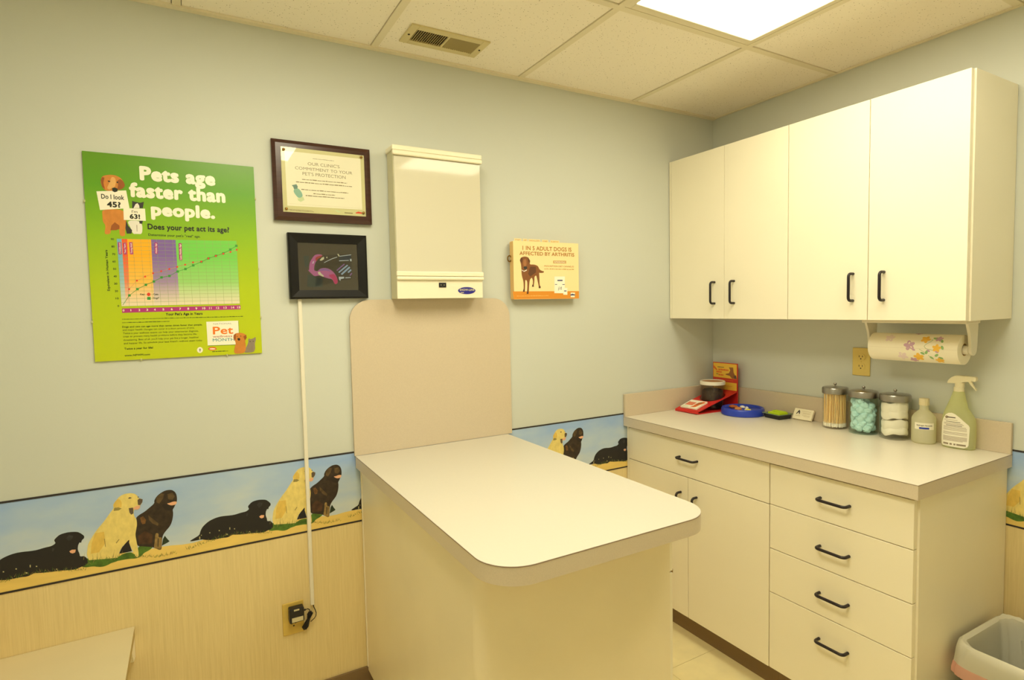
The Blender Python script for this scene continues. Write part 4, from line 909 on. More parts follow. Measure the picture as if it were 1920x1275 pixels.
# ================================================================== CABINETS ON THE RIGHT
def pull(mb, c, axis, out, L=0.096, d=0.029, r=0.0050):
    """wire pull: two feet and a bar; axis = direction of the bar, out = direction off the door"""
    c, axis, out = Vector(c), Vector(axis), Vector(out); pts = [c + axis * (L / 2)]
    b = 0.012
    for k in range(6): a = PI / 2 * k / 5; pts.append(c + axis * (L / 2 - b + b * math.cos(a)) + out * (d - b + b * math.sin(a)))
    pts += [c - (p - c - out * (p - c).dot(out)) + out * (p - c).dot(out) for p in pts[::-1]]
    mb.tube([tuple(p) for p in pts], r, M_BRONZE, 10)
XU = -0.3129; XF = -0.597
def upper(label, y0, y1, doors, filler):
    t = thing('wall_cabinet', label, 'cabinet', (0, (y0 + y1) / 2, 1.3705), group='wall cabinets'); cy = (y0 + y1) / 2; H = 2.133 - 1.3705
    f = MB(); f.box((XU + 0.05, y1 + 0.0182 - cy, 0.018), (-0.003, y0 - 0.001 - cy, H - 0.002), M_LAMIN); f.box((XU + 0.0195, y1 + 0.0182 - cy, 0), (-0.003, y0 - 0.001 - cy, 0.0178), M_LAMIN)
    f.box((XU + 0.0195, y1 - cy, 0), (-0.003, y1 + 0.018 - cy, H), M_LAM); f.obj('carcass', t)
    if filler: MB().box((XU + 0.001, -0.017 - cy, 0), (XU + 0.0205, -0.004 - cy, H), M_LAM).obj('filler_strip', t)
    for (a, b, hy) in doors:
        d = MB().box((XU, b - cy, 0.0005), (XU + 0.019, a - cy, H - 0.0005), M_LAM, 0.0012).obj('door', t)
        h = MB(); pull(h, (XU, hy - cy, 0.118), (0, 0, 1), (-1, 0, 0)); h.obj('handle', d)
    return t
upper('cream two-door wall cabinet in the room corner, farther from the paper towels', -0.004, -0.641, [(-0.0185, -0.3315, -0.28), (-0.3335, -0.6400, -0.386)], True)
upper('cream two-door wall cabinet at the open end, over the paper towel roll', -0.6415, -1.2465, [(-0.643, -0.9475, -0.898), (-0.9500, -1.2415, -1.0025)], False)
def base(label, y0, y1, fronts):
    t = thing('base_cabinet', label, 'cabinet', (0, (y0 + y1) / 2, 0), group='base cabinets'); cy = (y0 + y1) / 2
    f = MB(); f.box((XF + 0.055, y1 + 0.0182 - cy, 0.1185), (-0.004, y0 - 0.001 - cy, 0.8695), M_LAMIN); f.box((XF + 0.0195, y1 + 0.0182 - cy, 0.1033), (-0.0045, y0 - 0.0012 - cy, 0.118), M_LAMIN)
    f.box((XF + 0.0195, y1 - cy, 0.1035), (-0.004, y1 + 0.018 - cy, 0.8695), M_LAM); f.obj('carcass', t)
    MB().box((-0.54, y1 - cy, 0.0005), (-0.02, y0 - cy, 0.1035), M_BASEB).obj('toe_kick', t)
    for (n, a, b, z0, z1, hy, hz, ax) in fronts:
        d = MB().box((XF, b - cy, z0), (XF + 0.019, a - cy, z1), M_LAM, 0.0012).obj(n, t)
        h = MB(); pull(h, (XF, hy - cy, hz), (0, 0, 1) if ax else (0, 1, 0), (-1, 0, 0)); h.obj('handle', d)
    return t
b1 = base('cream base cabinet in the corner with one drawer over two doors', -0.004, -0.7715, [('drawer', -0.0185, -0.7695, 0.7135, 0.862, -0.388, 0.792, 0), ('door', -0.0185, -0.383, 0.104, 0.7105, -0.345, 0.592, 1), ('door', -0.3855, -0.7695, 0.104, 0.7105, -0.432, 0.592, 1)])
MB().box((XF + 0.001, -0.017 + 0.3877, 0.104), (XF + 0.0205, -0.004 + 0.3877, 0.8695), M_LAM).obj('filler_strip', b1)
zs = [0.862, 0.7135, 0.552, 0.389, 0.104]; hz = [0.79, 0.627, 0.467, 0.308]
base('cream base cabinet of four drawers at the open end, by the wastebasket', -0.7720, -1.2475, [('drawer', -0.7735, -1.2415, zs[k + 1] + 0.0013, zs[k] - 0.0013, -1.0095, hz[k], 0) for k in range(4)])
# countertop
t = thing('countertop', 'cream laminate countertop with beige edges and a low splash over the base cabinets', 'countertop', (-0.31, -0.63, 0.87)); ox, oy, oz = 0.31, 0.63, -0.87
e = MB(); e.box((-0.6165 + ox, -1.2595 + oy, 0.0), (-0.003 + ox, -0.003 + oy, 0.0428), M_EDGE); e.obj('front_edge', t)
MB().box((-0.617 + ox, -1.26 + oy, 0.0418), (-0.6 + ox, -0.003 + oy, 0.043), M_SEAML).box((-0.6 + ox, -1.26 + oy, 0.0418), (-0.003 + ox, -1.24 + oy, 0.043), M_SEAML).obj('seam_line', t)
MB().box((-0.6165 + ox, -1.2595 + oy, 0.0428), (-0.003 + ox, -0.003 + oy, 0.044), M_TOP).obj('surface', t)
MB().box((-0.0155 + ox, -1.2595 + oy, 0.0442), (-0.003 + ox, -0.0155 + oy, 0.15), M_TAN, 0.001).obj('backsplash', t)
MB().box((-0.6165 + ox, -0.0155 + oy, 0.0442), (-0.003 + ox, -0.003 + oy, 0.15), M_TAN, 0.001).obj('side_splash', t)
# ================================================================== PAPER TOWELS
t = thing('towel_holder', 'cream under-cabinet paper towel holder with two arms', 'towel holder', (-0.122, -1.02, 1.3695))
MB().box((-0.05, -0.168, -0.0135), (0.05, 0.168, 0), M_WHITEPL, 0.003).obj('mounting_plate', t)
for sd in (-1, 1):
    a = MB(); pts = [(0.040, -0.012), (0.036, -0.08)] + [(0.012 + 0.021 * math.cos(q), -0.1 + 0.021 * math.sin(q)) for q in [-k * PI / 8 for k in range(9)]] + [(-0.010, -0.08), (-0.016, -0.05), (-0.034, -0.012)]
    y0 = sd * 0.158
    vs = [(x, y0, z) for x, z in pts] + [(x, y0 + sd * 0.008, z) for x, z in pts]; n = len(pts)
    a.add(vs, [list(range(n)), list(range(2 * n - 1, n - 1, -1))] + [(i, n + i, n + (i + 1) % n, (i + 1) % n) for i in range(n)], M_WHITEPL)
    a.tube([(0, y0, -0.103), (0, y0 - sd * 0.02, -0.103)], 0.0155, M_WHITEPL, 16)
    a.obj('arm', t)
t = thing('paper_towel_roll', 'white paper towel roll printed with yellow and purple flowers', 'paper towels', (-0.122, -1.02, 1.267))
M_TOWEL = mat('towel_paper', rgb(246, 238, 216), 0.85, 0.2, bump=(240, 0.25))
RX = Matrix.Rotation(PI / 2, 4, 'X'); R0 = 0.0505; HL = 0.144
tw = MB(); tw.lathe([(R0, -HL), (R0, HL)], (0, 0), M_TOWEL, 48, False, False, True, RX)
for z, s_ in ((-HL, 1), (HL, -1)): tw.lathe([(0.021, z), (R0, z)], (0, 0), M_TOWEL, 48, False, False, False, RX)
inks(dict(petalgold=(246, 196, 84), petalplum=(206, 168, 190), petalpale=(236, 216, 216), leaf=(150, 190, 124), stem=(168, 186, 140), perf=(226, 214, 190)), 0.85)
def onroll(u, q, l=0.0004): return (-(R0 + l) * math.cos(q), u, (R0 + l) * math.sin(q))
def petal(u, q, a, b, rot, m, n=9):
    pts = []
    for k in range(n):
        g = 2 * PI * k / n; x = a * math.cos(g); y = b * math.sin(g)
        pts.append(onroll(u + x * math.cos(rot) - y * math.sin(rot), q + (x * math.sin(rot) + y * math.cos(rot)) / R0, 0.0004 + 0.0001 * (hash(m) % 3)))
    tw.add(pts, [list(range(n))], INKS[m])
def flower(u, q, m, s=1.0, c=None):
    for k in range(5): g = 2 * PI * k / 5 + u * 40; petal(u + 0.006 * s * math.cos(g), q + 0.006 * s * math.sin(g) / R0, 0.0062 * s, 0.0042 * s, g, m)
for u, q, m, s in [(0.002, 0.22, 'petalplum', 1.2), (-0.045, 0.72, 'petalgold', 1.0), (-0.083, 0.1, 'petalgold', 0.9), (-0.026, -0.62, 'petalgold', 1.1), (-0.088, -0.85, 'petalgold', 0.9), (-0.006, -0.95, 'petalplum', 0.9), (0.072, 0.75, 'petalpale', 1.1), (0.026, -0.6, 'petalpale', 1.1), (-0.085, 0.8, 'petalplum', 0.8), (-0.01, 1.5, 'petalplum', 0.8)]: flower(u, q, m, s * 1.3)
for u, q, r in [(-0.073, 0.82, 0.4), (-0.095, 0.62, 1.0), (-0.04, -0.3, 0.5), (-0.065, -0.62, 0.9), (-0.082, -0.4, 2.4), (-0.093, -0.6, 0.3), (-0.1, 0.15, 1.2), (-0.052, -0.22, 2.0)]: petal(u, q, 0.0075, 0.0042, r, 'leaf')
for u, q in [(-0.012, -0.07), (-0.058, -0.1), (-0.084, -0.16)]: petal(u, q, 0.006, 0.0036, 0.4, 'petalplum')
def vine(pts):
    for (u0, q0), (u1, q1) in zip(pts, pts[1:]):
        d = Vector((u1 - u0, (q1 - q0) * R0)).normalized() * 0.0007; n_ = (-d.y, d.x)
        tw.add([onroll(u0 + n_[0], q0 + n_[1] / R0, .0003), onroll(u1 + n_[0], q1 + n_[1] / R0, .0003), onroll(u1 - n_[0], q1 - n_[1] / R0, .0003), onroll(u0 - n_[0], q0 - n_[1] / R0, .0003)], [(0, 1, 2, 3)], INKS['stem'])
vine([(-0.05, 0.68), (-0.068, 0.7), (-0.062, 0.52), (-0.05, 0.35), (-0.045, 0.2), (-0.05, 0.05), (-0.07, -0.05), (-0.085, -0.12)]); vine([(-0.03, -0.02), (-0.045, -0.2), (-0.06, -0.5), (-0.07, -0.8)])
tw.add([onroll(-HL, 0.03, .0002), onroll(HL, 0.03, .0002), onroll(HL, 0.015, .0002), onroll(-HL, 0.015, .0002)], [(0, 1, 2, 3)], INKS['perf'])
tw.obj('sheets', t)
cr = MB(); M_CORE = mat('cardboard_core', rgb(206, 176, 128), 0.8); cr.lathe([(0.021, -HL), (0.021, HL)], (0, 0), M_CORE, 32, False, False, True, RX); cr.lathe([(0.0195, HL), (0.0195, -HL)], (0, 0), M_CORE, 32, False, False, True, RX)
for z in (-HL, HL): cr.lathe([(0.0195, z), (0.021, z)], (0, 0), M_CORE, 32, False, False, False, RX)
cr.obj('core', t)

# ================================================================== ON THE COUNTER
ZS = ZT + 0.0003
M_GLASS = glass_mat('jar_glass', (0.985, 0.99, 0.982, 1), 0.02); M_GLASSB = glass_mat('jar_glass_green', (0.93, 0.985, 0.975, 1), 0.02)
def jar(x, y, r, label, gl, lidr):
    t = thing('glass_jar', label, 'jar', (x, y, ZS), group='dressing jars on the counter')
    g = MB(); h = 0.152
    g.lathe([(r - 0.006, 0.0), (r - 0.001, 0.002), (r, 0.008), (r, h - 0.012), (r - 0.003, h - 0.004), (r - 0.003, h), (r - 0.0055, h), (r - 0.0055, h - 0.004), (r - 0.003, h - 0.014), (r - 0.003, 0.009), (r - 0.006, 0.0055)], (0, 0), gl, 36, True, True); g.obj('glass_body', t)
    l = MB(); R = lidr
    l.lathe([(R - 0.0015, h - 0.008), (R, h - 0.007), (R, h + 0.012), (R - 0.002, h + 0.0165), (R - 0.008, h + 0.0185), (0.012, h + 0.0205), (0.0, h + 0.0206)], (0, 0), M_STEEL, 40, False, False); l.lathe([(R - 0.0015, h - 0.008), (R - 0.0025, h + 0.0005), (0, h + 0.0006)], (0, 0), M_STEEL, 40, False, False)
    lo = l.obj('lid', t)
    k = MB(); k.lathe([(0.0035, h + 0.02), (0.003, h + 0.026), (0.0058, h + 0.029), (0.0062, h + 0.032), (0.0045, h + 0.035), (0, h + 0.0356)], (0, 0), M_STEEL, 16, False, False); k.obj('knob', lo)
    return t
JS, JC, JG = (-0.072, -0.694), (-0.078, -0.812), (-0.073, -0.926)
jar(*JS, 0.0465, 'glass jar of wooden cotton swabs under a metal lid, leftmost jar', M_GLASS, 0.0485)
jar(*JC, 0.0505, 'glass jar of blue cotton balls under a metal lid, middle jar', M_GLASSB, 0.0515)
jar(*JG, 0.0505, 'glass jar of white gauze pads under a metal lid, next to the peroxide bottle', M_GLASS, 0.0515)
# swabs
M_STICKW = mat('swab_wood', rgb(255, 222, 150), 0.6); M_COTTON = mat('cotton_white', rgb(248, 242, 226), 0.95, 0.1)
sw = MB(); sw.lathe([(0.0, 0.0), (0.0022, 0.001), (0.0029, 0.005), (0.0026, 0.012), (0.0012, 0.016)], (0, 0), M_COTTON, 8, False, False); sw.lathe([(0.00115, 0.014), (0.00115, 0.149)], (0, 0), M_STICKW, 6, False, True)
s0 = sw.obj('cotton_swab'); tag(s0, 'thin wooden cotton-tipped swab standing in the leftmost glass jar', 'cotton swab', 'cotton swabs in the glass jar')
rnd = random.Random(3); first = True; spots = []
for ring, n in ((0.0395, 40), (0.0325, 30), (0.025, 18), (0.016, 8)):
    for k in range(n): spots.append((ring, 2 * PI * (k + rnd.uniform(-0.25, 0.25)) / n))
for r, a in spots:
    o = s0 if first else s0.copy()
    if not first: C.objects.link(o)
    first = False
    bx, by = r * math.cos(a), r * math.sin(a); a2 = a + rnd.gauss(0, 0.22); r2 = min(0.0385, max(0.004, r + rnd.uniform(-0.004, 0.004))); hh = 0.146
    dx, dy = r2 * math.cos(a2) - bx, r2 * math.sin(a2) - by
    o.location = (JS[0] + bx, JS[1] + by, ZS + 0.0062 + rnd.uniform(0, 0.002))
    o.rotation_mode = 'QUATERNION'; d = Vector((dx, dy, hh)).normalized(); o.rotation_quaternion = Vector((0, 0, 1)).rotation_difference(d)
# cotton balls
M_CBALL = mat('cotton_blue', rgb(214, 238, 238), 0.95, 0.1, bump=(300, 0.5))
bm = bmesh.new(); bmesh.ops.create_icosphere(bm, subdivisions=3, radius=0.0158)
from mathutils import noise as mnoise
for v_ in bm.verts:
    n_ = v_.co.normalized(); v_.co += n_ * (0.0045 * mnoise.noise(n_ * 2.0) + 0.0018 * mnoise.noise(n_ * 6 + Vector((3, 1, 2))))
cb = MB(); cb.bm(bm, M_CBALL, None, True); c0 = cb.obj('cotton_ball'); tag(c0, 'pale blue cotton ball packed in the middle glass jar', 'cotton ball', 'cotton balls in the glass jar')
first = True; rnd = random.Random(11)
for lay in range(7):
    for r, n in ((0.0280, 6), (0.006, 1)):
        for k in range(n):
            if lay == 6 and rnd.random() < 0.55: continue
            a = 2 * PI * (k + 0.5 * (lay % 2) + rnd.uniform(-.15, .15)) / n
            o = c0 if first else c0.copy()
            if not first: C.objects.link(o)
            first = False
            o.location = (JC[0] + r * math.cos(a), JC[1] + r * math.sin(a), ZS + 0.0245 + lay * 0.0172 + rnd.uniform(-.003, .003)); o.rotation_euler = (rnd.uniform(0, 6), rnd.uniform(0, 6), rnd.uniform(0, 6)); o.scale = (1 + rnd.uniform(-.1, .04),) * 3
# gauze pads: soft folded squares pressed round by the jar
M_GAUZE = mat('gauze_white', rgb(248, 242, 226), 0.95, 0.1, bump=(500, 0.4))
def pad(seed, th):
    rnd = random.Random(seed); N = 40; rings = []
    ph = [rnd.uniform(0, 6) for _ in range(4)]
    def rad(a): 
        q = 0.0405 / max(abs(math.cos(a)), abs(math.sin(a))); return min(q, 0.0436) * (1 - 0.02 * math.sin(3 * a + ph[0]))
    for f, z in ((0.0, 0), (0.6, 0.0), (0.94, 0.001), (0.985, th * 0.08), (1.0, th * 0.2), (0.985, th * 0.36), (0.945, th * 0.43), (0.98, th * 0.5), (1.0, th * 0.7), (0.99, th * 0.86), (0.93, th * 0.97), (0.6, th), (0.0, th)):
        rings.append([(max(f, 0.01) * rad(2 * PI * k / N) * math.cos(2 * PI * k / N), max(f, 0.01) * rad(2 * PI * k / N) * math.sin(2 * PI * k / N), z + f * 0.0045 * math.sin(2 * 2 * PI * k / N + ph[1]) + f * 0.0028 * math.sin(5 * 2 * PI * k / N + ph[2] + z * 60)) for k in range(N)])
    return MB().loft(rings, M_GAUZE).obj('gauze_pad')
rnd = random.Random(5); z = 0.0125
for k in range(2):
    th = (0.056, 0.064)[k]; o = pad(k, th); o.location = (JG[0], JG[1], ZS + z + 0.004); o.rotation_euler = (rnd.uniform(-.015, .015), rnd.uniform(-.015, .015), rnd.uniform(0, 3)); z += th + 0.0045
    tag(o, 'white folded gauze pad stacked in the jar next to the peroxide bottle', 'gauze pad', 'gauze pads in the glass jar')
# peroxide bottle
px, py = -0.0615, -1.019
t = thing('peroxide_bottle', 'small pale plastic bottle labelled hydrogen peroxide, between the jar and the spray bottle', 'bottle', (px, py, ZS))
M_HDPE = plastic_mat('milky_bottle', rgb(250, 248, 224), 0.34); M_CAP = mat('bottle_cap', rgb(226, 214, 176), 0.45)
R = 0.0375
MB().lathe([(0.0, 0.0015), (R - 0.006, 0.0), (R - 0.001, 0.004), (R, 0.009), (R, 0.088), (R - 0.002, 0.096), (R - 0.009, 0.107), (0.019, 0.117), (0.0145, 0.121), (0.0135, 0.126), (0.0135, 0.14), (0, 0.14)], (0, 0), M_HDPE, 40, False, False).obj('body', t)
cp = MB(); n = 40; rg = []
for z_, rr_ in ((0.1385, 0.0155), (0.139, 0.0162), (0.161, 0.0162), (0.1635, 0.015)): rg.append([((rr_ - (0.0005 if k % 2 and 0.1385 < z_ < 0.163 else 0)) * math.cos(2 * PI * k / n), (rr_ - (0.0005 if k % 2 else 0)) * math.sin(2 * PI * k / n), z_) for k in range(n)])
cp.loft(rg, M_CAP, smooth=False); cp.obj('cap', t)
lb = MB(); M_LABEL = mat('label_paper', rgb(244, 238, 220), 0.5); A0 = math.atan2(-2.074 - py, -2.394 - px) + 0.06
def wrap(u, w, l=0.0): a = A0 + u / R; return ((R + 0.0005 + l) * math.cos(a), (R + 0.0005 + l) * math.sin(a), w)
for k in range(14):
    u0 = -0.031 + 0.062 * k / 14; u1 = u0 + 0.062 / 14
    lb.add([wrap(u0, 0.054), wrap(u1, 0.054), wrap(u1, 0.078), wrap(u0, 0.078)], [(0, 1, 2, 3)], M_LABEL, True)
M_BLUEI = mat('ink_blue', rgb(40, 60, 170), 0.5); M_PRINT = mat('ink_print', rgb(90, 70, 60), 0.5)
put_text(lb, 'Hydrogen Peroxide', -0.024, 0.0665, 0.024, 0.0055, M_PRINT, lambda u, w, e: wrap(u, w, 0.0004 + e), 0.02)
for k in range(6):
    u0 = -0.016 + 0.03 * k / 6; u1 = u0 + 0.03 / 6
    lb.add([wrap(u0, 0.0555, .0004), wrap(u1, 0.0555, .0004), wrap(u1, 0.0622, .0004), wrap(u0, 0.0622, .0004)], [(0, 1, 2, 3)], M_BLUEI)
lb.obj('label', t)
# spray bottle
t = thing('spray_bottle', 'green spray bottle with a white trigger head and a text label', 'spray bottle', (-0.05, -1.1235, ZS), rotz=0.12)
M_SPRAY = plastic_mat('green_fluid_bottle', rgb(244, 246, 204), 0.48); M_TRIG = mat('trigger_plastic', rgb(232, 222, 188), 0.4)
def sell(cx, cy, hx, hy, z, e=2.6, n=36):
    out = []
    for k in range(n):
        a = 2 * PI * k / n; c_, s_ = math.cos(a), math.sin(a)
        out.append((cx + hx * math.copysign(abs(c_) ** (2 / e), c_), cy + hy * math.copysign(abs(s_) ** (2 / e), s_), z))
    return out
prof = [(0.0, 0, 0.042, 0.022), (0.003, 0, 0.0475, 0.0265), (0.03, 0, 0.049, 0.028), (0.075, 0, 0.0485, 0.028), (0.1, -0.0, 0.0475, 0.0275), (0.115, 0.0015, 0.0435, 0.027), (0.13, 0.004, 0.037, 0.026), (0.142, 0.006, 0.0305, 0.0245), (0.16, 0.0045, 0.026, 0.0225), (0.18, 0.003, 0.0205, 0.0195), (0.198, 0.002, 0.0162, 0.016), (0.205, 0.002, 0.0135, 0.0135)]
MB().loft([sell(0, y, hx, hy, z, 2.6 if z < 0.15 else 2.1) for z, y, hy, hx in prof], M_SPRAY).obj('body', t)
hd = MB(); cy = 0.002
hd.lathe([(0.0152, 0.2), (0.0152, 0.2145), (0.014, 0.216)], (0, cy), M_TRIG, 24); 
hd.loft([sell(0, cy - 0.002, 0.0125, 0.0135, 0.2155), sell(0, cy - 0.002, 0.0115, 0.0135, 0.228), sell(0, cy, 0.0115, 0.018, 0.232)], M_TRIG)
shp = [(0.034, 0.2285), (0.006, 0.2290), (-0.026, 0.2375), (-0.036, 0.2395), (-0.045, 0.2395), (-0.0475, 0.243), (-0.0475, 0.252), (-0.044, 0.2555), (0.0, 0.2565), (0.012, 0.2555), (0.022, 0.249), (0.031, 0.238)]
hd.add([(-0.0105, y, z) for y, z in shp] + [(0.0105, y, z) for y, z in shp], [list(range(len(shp)))[::-1], list(range(len(shp), 2 * len(shp)))] + [(i, (i + 1) % 12, 12 + (i + 1) % 12, 12 + i) for i in range(12)], M_TRIG)
ho = hd.obj('trigger_head', t)
tg = MB(); tp = [(-0.0245, 0.238), (-0.033, 0.239), (-0.0375, 0.228), (-0.042, 0.219), (-0.0485, 0.2085), (-0.047, 0.2075), (-0.039, 0.217), (-0.031, 0.227)]
tg.add([(-0.006, y, z) for y, z in tp] + [(0.006, y, z) for y, z in tp], [list(range(8))[::-1], list(range(8, 16))] + [(i, (i + 1) % 8, 8 + (i + 1) % 8, 8 + i) for i in range(8)], M_TRIG); tg.obj('trigger', ho)
lb = MB(); lp = [(0.0452, 0.021), (0.0445, 0.011), (0.0405, 0.0068), (-0.0235, 0.0058), (-0.0318, 0.0105), (-0.035, 0.018), (-0.0372, 0.0797), (-0.0345, 0.087), (-0.0235, 0.098), (-0.009, 0.112), (0.004, 0.1225), (0.014, 0.126), (0.023, 0.1245), (0.032, 0.118), (0.040, 0.103), (0.0445, 0.086)]
def fx(y, z):   # the front face of the bottle at height z
    for (z0, c0, h0, d0), (z1, c1, h1, d1) in zip(prof, prof[1:]):
        if z0 <= z <= z1:
            g = (z - z0) / (z1 - z0); cy_, hy, hx = c0 + g * (c1 - c0), h0 + g * (h1 - h0), d0 + g * (d1 - d0); break
    q = min(0.985, abs(y - cy_) / hy); return -(hx * (1 - q ** 2.6) ** (1 / 2.6))
def label_strip(poly, mt, l):
    ys = [-0.0375 + 0.083 * k / 16 for k in range(17)]; zs_ = [0.0 + 0.13 * k / 9 for k in range(10)]
    for a, b in zip(ys, ys[1:]):
        q = clip([(p[0], p[1]) for p in poly], a, b)
        for z0, z1 in zip(zs_, zs_[1:]):
            w = clip([(p[1], p[0]) for p in q], z0, z1) if q else []
            if w: lb.add([(fx(y, z) - l, y, z) for z, y in w], [list(range(len(w)))], mt, False)
label_strip(lp, M_LABEL, 0.0008)
M_LPR = mat('label_print', rgb(176, 160, 140), 0.5); M_LPD = mat('label_print_dark', rgb(96, 84, 76), 0.5); M_LPG = mat('label_block', rgb(150, 134, 110), 0.5)
rows = [(0.1, 0.036, -0.004), (0.0885, 0.037, -0.018), (0.085, 0.037, -0.022), (0.0765, 0.038, -0.028), (0.0725, 0.038, -0.03), (0.0685, 0.038, -0.03), (0.0645, 0.038, -0.03), (0.057, 0.0385, -0.031), (0.0535, 0.0385, -0.031), (0.0495, 0.0385, -0.031), (0.042, 0.0385, -0.031), (0.039, 0.0385, -0.031), (0.036, 0.0385, -0.031), (0.033, 0.0385, -0.031), (0.03, 0.0385, -0.031), (0.027, 0.0385, -0.02)]
for k, (z_, a, b) in enumerate(rows): label_strip([(b, z_), (a, z_), (a, z_ + 0.0015), (b, z_ + 0.0015)], M_LPR, 0.0012)
for z_, a, b in ((0.0935, 0.03, -0.012), (0.0805, 0.03, -0.017)): label_strip([(b, z_), (a, z_), (a, z_ + 0.0018), (b, z_ + 0.0018)], M_LPD, 0.0013)
label_strip([(0.002, 0.108), (0.026, 0.108), (0.026, 0.1115), (0.002, 0.1115)], M_LPD, 0.0013); label_strip([(0.026, 0.105), (0.032, 0.105), (0.034, 0.111), (0.029, 0.1145), (0.023, 0.112)], M_LPG, 0.0012)
for a, b in ((0.038, 0.022), (0.018, 0.011), (0.0065, 0.0005), (-0.002, -0.028)): label_strip([(b, 0.0125), (a, 0.0125), (a, 0.0185), (b, 0.0185)], M_LPG, 0.0012)
lb.obj('label', t)

# ---- red brochure stand
M_RED = mat('red_card', rgb(206, 40, 36), 0.4); M_YEL = mat('yellow_card', rgb(238, 192, 66), 0.45); M_REDB = mat('red_band', rgb(204, 62, 44), 0.45)
t = thing('display_stand', 'red cardboard counter display stand with a yellow back card in the corner', 'display stand', (-0.18, -0.113, ZS)); ox, oy = 0.18, 0.113
FL, FRt, BL, BR = (-0.316 + ox, -0.040 + oy), (-0.303 + ox, -0.178 + oy), (-0.045 + ox, -0.040 + oy), (-0.045 + ox, -0.190 + oy)
b_ = MB(); bt = [(*FL, 0), (*FRt, 0), (*BR, 0), (*BL, 0)]; b_.add([(x, y, 0.0002) for x, y, _ in bt] + [(x, y, 0.0032) for x, y, _ in bt], [(0, 1, 2, 3)[::-1], (4, 5, 6, 7), (0, 1, 5, 4), (1, 2, 6, 5), (2, 3, 7, 6), (3, 0, 4, 7)], M_RED); b_.obj('base_panel', t)
# ramp with a round hole for the jar
JX, JY, JR = -0.135 + ox, -0.113 + oy, 0.0605
ra = MB(); outer = []; inner = []
Q = [FL, FRt, BR, BL]
def zr(x): return 0.011 + (x - FL[0]) / (BL[0] - FL[0]) * 0.077
N = 32
def edge_pt(a):
    d = Vector((math.cos(a), math.sin(a))); best = None
    for i in range(4):
        p, q = Vector(Q[i]), Vector(Q[(i + 1) % 4]); e = q - p; den = d.x * e.y - d.y * e.x
        if abs(den) < 1e-9: continue
        w = p - Vector((JX, JY)); tt = (w.x * e.y - w.y * e.x) / den; ss = (w.x * d.y - w.y * d.x) / den
        if tt > 0 and -1e-6 <= ss <= 1 + 1e-6 and (best is None or tt < best): best = tt
    return (JX + d.x * best, JY + d.y * best)
angs = sorted([2 * PI * k / N for k in range(N)] + [math.atan2(q[1] - JY, q[0] - JX) % (2 * PI) for q in Q])
for a in angs:
    e = edge_pt(a); outer.append(e); r_ = JR; inner.append((JX + r_ * math.cos(a), JY + r_ * math.sin(a)))
n = len(angs); vs = [(x, y, zr(x)) for x, y in outer] + [(x, y, zr(x)) for x, y in inner] + [(x, y, zr(x) - 0.003) for x, y in outer] + [(x, y, zr(x) - 0.003) for x, y in inner]
fs = []
for i in range(n):
    j = (i + 1) % n; fs += [(i, j, n + j, n + i), (2 * n + i, 3 * n + i, 3 * n + j, 2 * n + j), (i, 2 * n + i, 2 * n + j, j), (n + i, n + j, 3 * n + j, 3 * n + i)]
ra.add(vs, fs, M_RED); ra.obj('sloped_panel', t)
MB().box((FL[0] - 0.002, FRt[1], 0.0032), (FL[0] + 0.012, FL[1], 0.0105), M_RED, 0.001).obj('front_lip', t)
inks(dict(cardorange=(226, 110, 40), cardbrown=(150, 96, 50), carddark=(96, 72, 60)), 0.45)
k_ = MB().box((BL[0] - 0.0015, BR[1], 0.0032), (BL[0] + 0.0035, BL[1], 0.2255), M_RED)
yl = lambda y, z, l=0.0: (BL[0] - 0.0016 - 0.0004 - l, BL[1] - y, z)
def cardp(pts, m, l): k_.add([yl(y, z, l) for y, z in pts], [list(range(len(pts)))], m)
WC = BL[1] - BR[1]
cardp([(0.003, 0.09), (WC - 0.003, 0.09), (WC - 0.003, 0.222), (0.003, 0.222)], M_YEL, 0); cardp([(0.003, 0.1285), (WC - 0.003, 0.1285), (WC - 0.003, 0.149), (0.003, 0.149)], M_REDB, 0.0003)
cardp([(0.1, 0.205), (0.125, 0.205), (0.128, 0.18), (0.142, 0.16), (0.146, 0.15), (0.118, 0.15), (0.105, 0.162), (0.08, 0.166), (0.08, 0.17), (0.1, 0.175), (0.108, 0.19)], INKS['cardbrown'], 0.0004)
cardp([(0.128, 0.164), (0.143, 0.168), (0.147, 0.15), (0.132, 0.15)], INKS['carddark'], 0.0006); cardp([(0.004, 0.21), (0.02, 0.196), (0.03, 0.186), (0.024, 0.184), (0.004, 0.196)], INKS['cardorange'], 0.0004)
for y0, y1, z0, h, m in ((0.03, 0.07, 0.2, 0.004, 'carddark'), (0.035, 0.097, 0.185, 0.009, 'cardorange'), (0.022, 0.056, 0.173, 0.009, 'cardorange'), (0.022, 0.034, 0.164, 0.004, 'carddark'), (0.036, 0.066, 0.159, 0.008, 'cardorange')):
    x = y0; rq = random.Random(int(y0 * 1e4))
    while x < y1 - 0.002:
        w = min(rq.uniform(0.004, 0.008), y1 - x); cardp([(x, z0), (x + w, z0), (x + w, z0 + h * rq.choice((0.8, 1))), (x, z0 + h)], INKS[m], 0.0004); x += w + 0.0014
for k in range(9): cardp([(0.02 + k * 0.012, 0.137), (0.03 + k * 0.012, 0.137), (0.03 + k * 0.012, 0.1395), (0.02 + k * 0.012, 0.1395)], INKS['cardorange'], 0.0006)
for k in range(8): cardp([(0.05 + k * 0.009, 0.109), (0.057 + k * 0.009, 0.109), (0.057 + k * 0.009, 0.111), (0.05 + k * 0.009, 0.111)], INKS['cardorange'], 0.0004)
k_.obj('back_card', t)
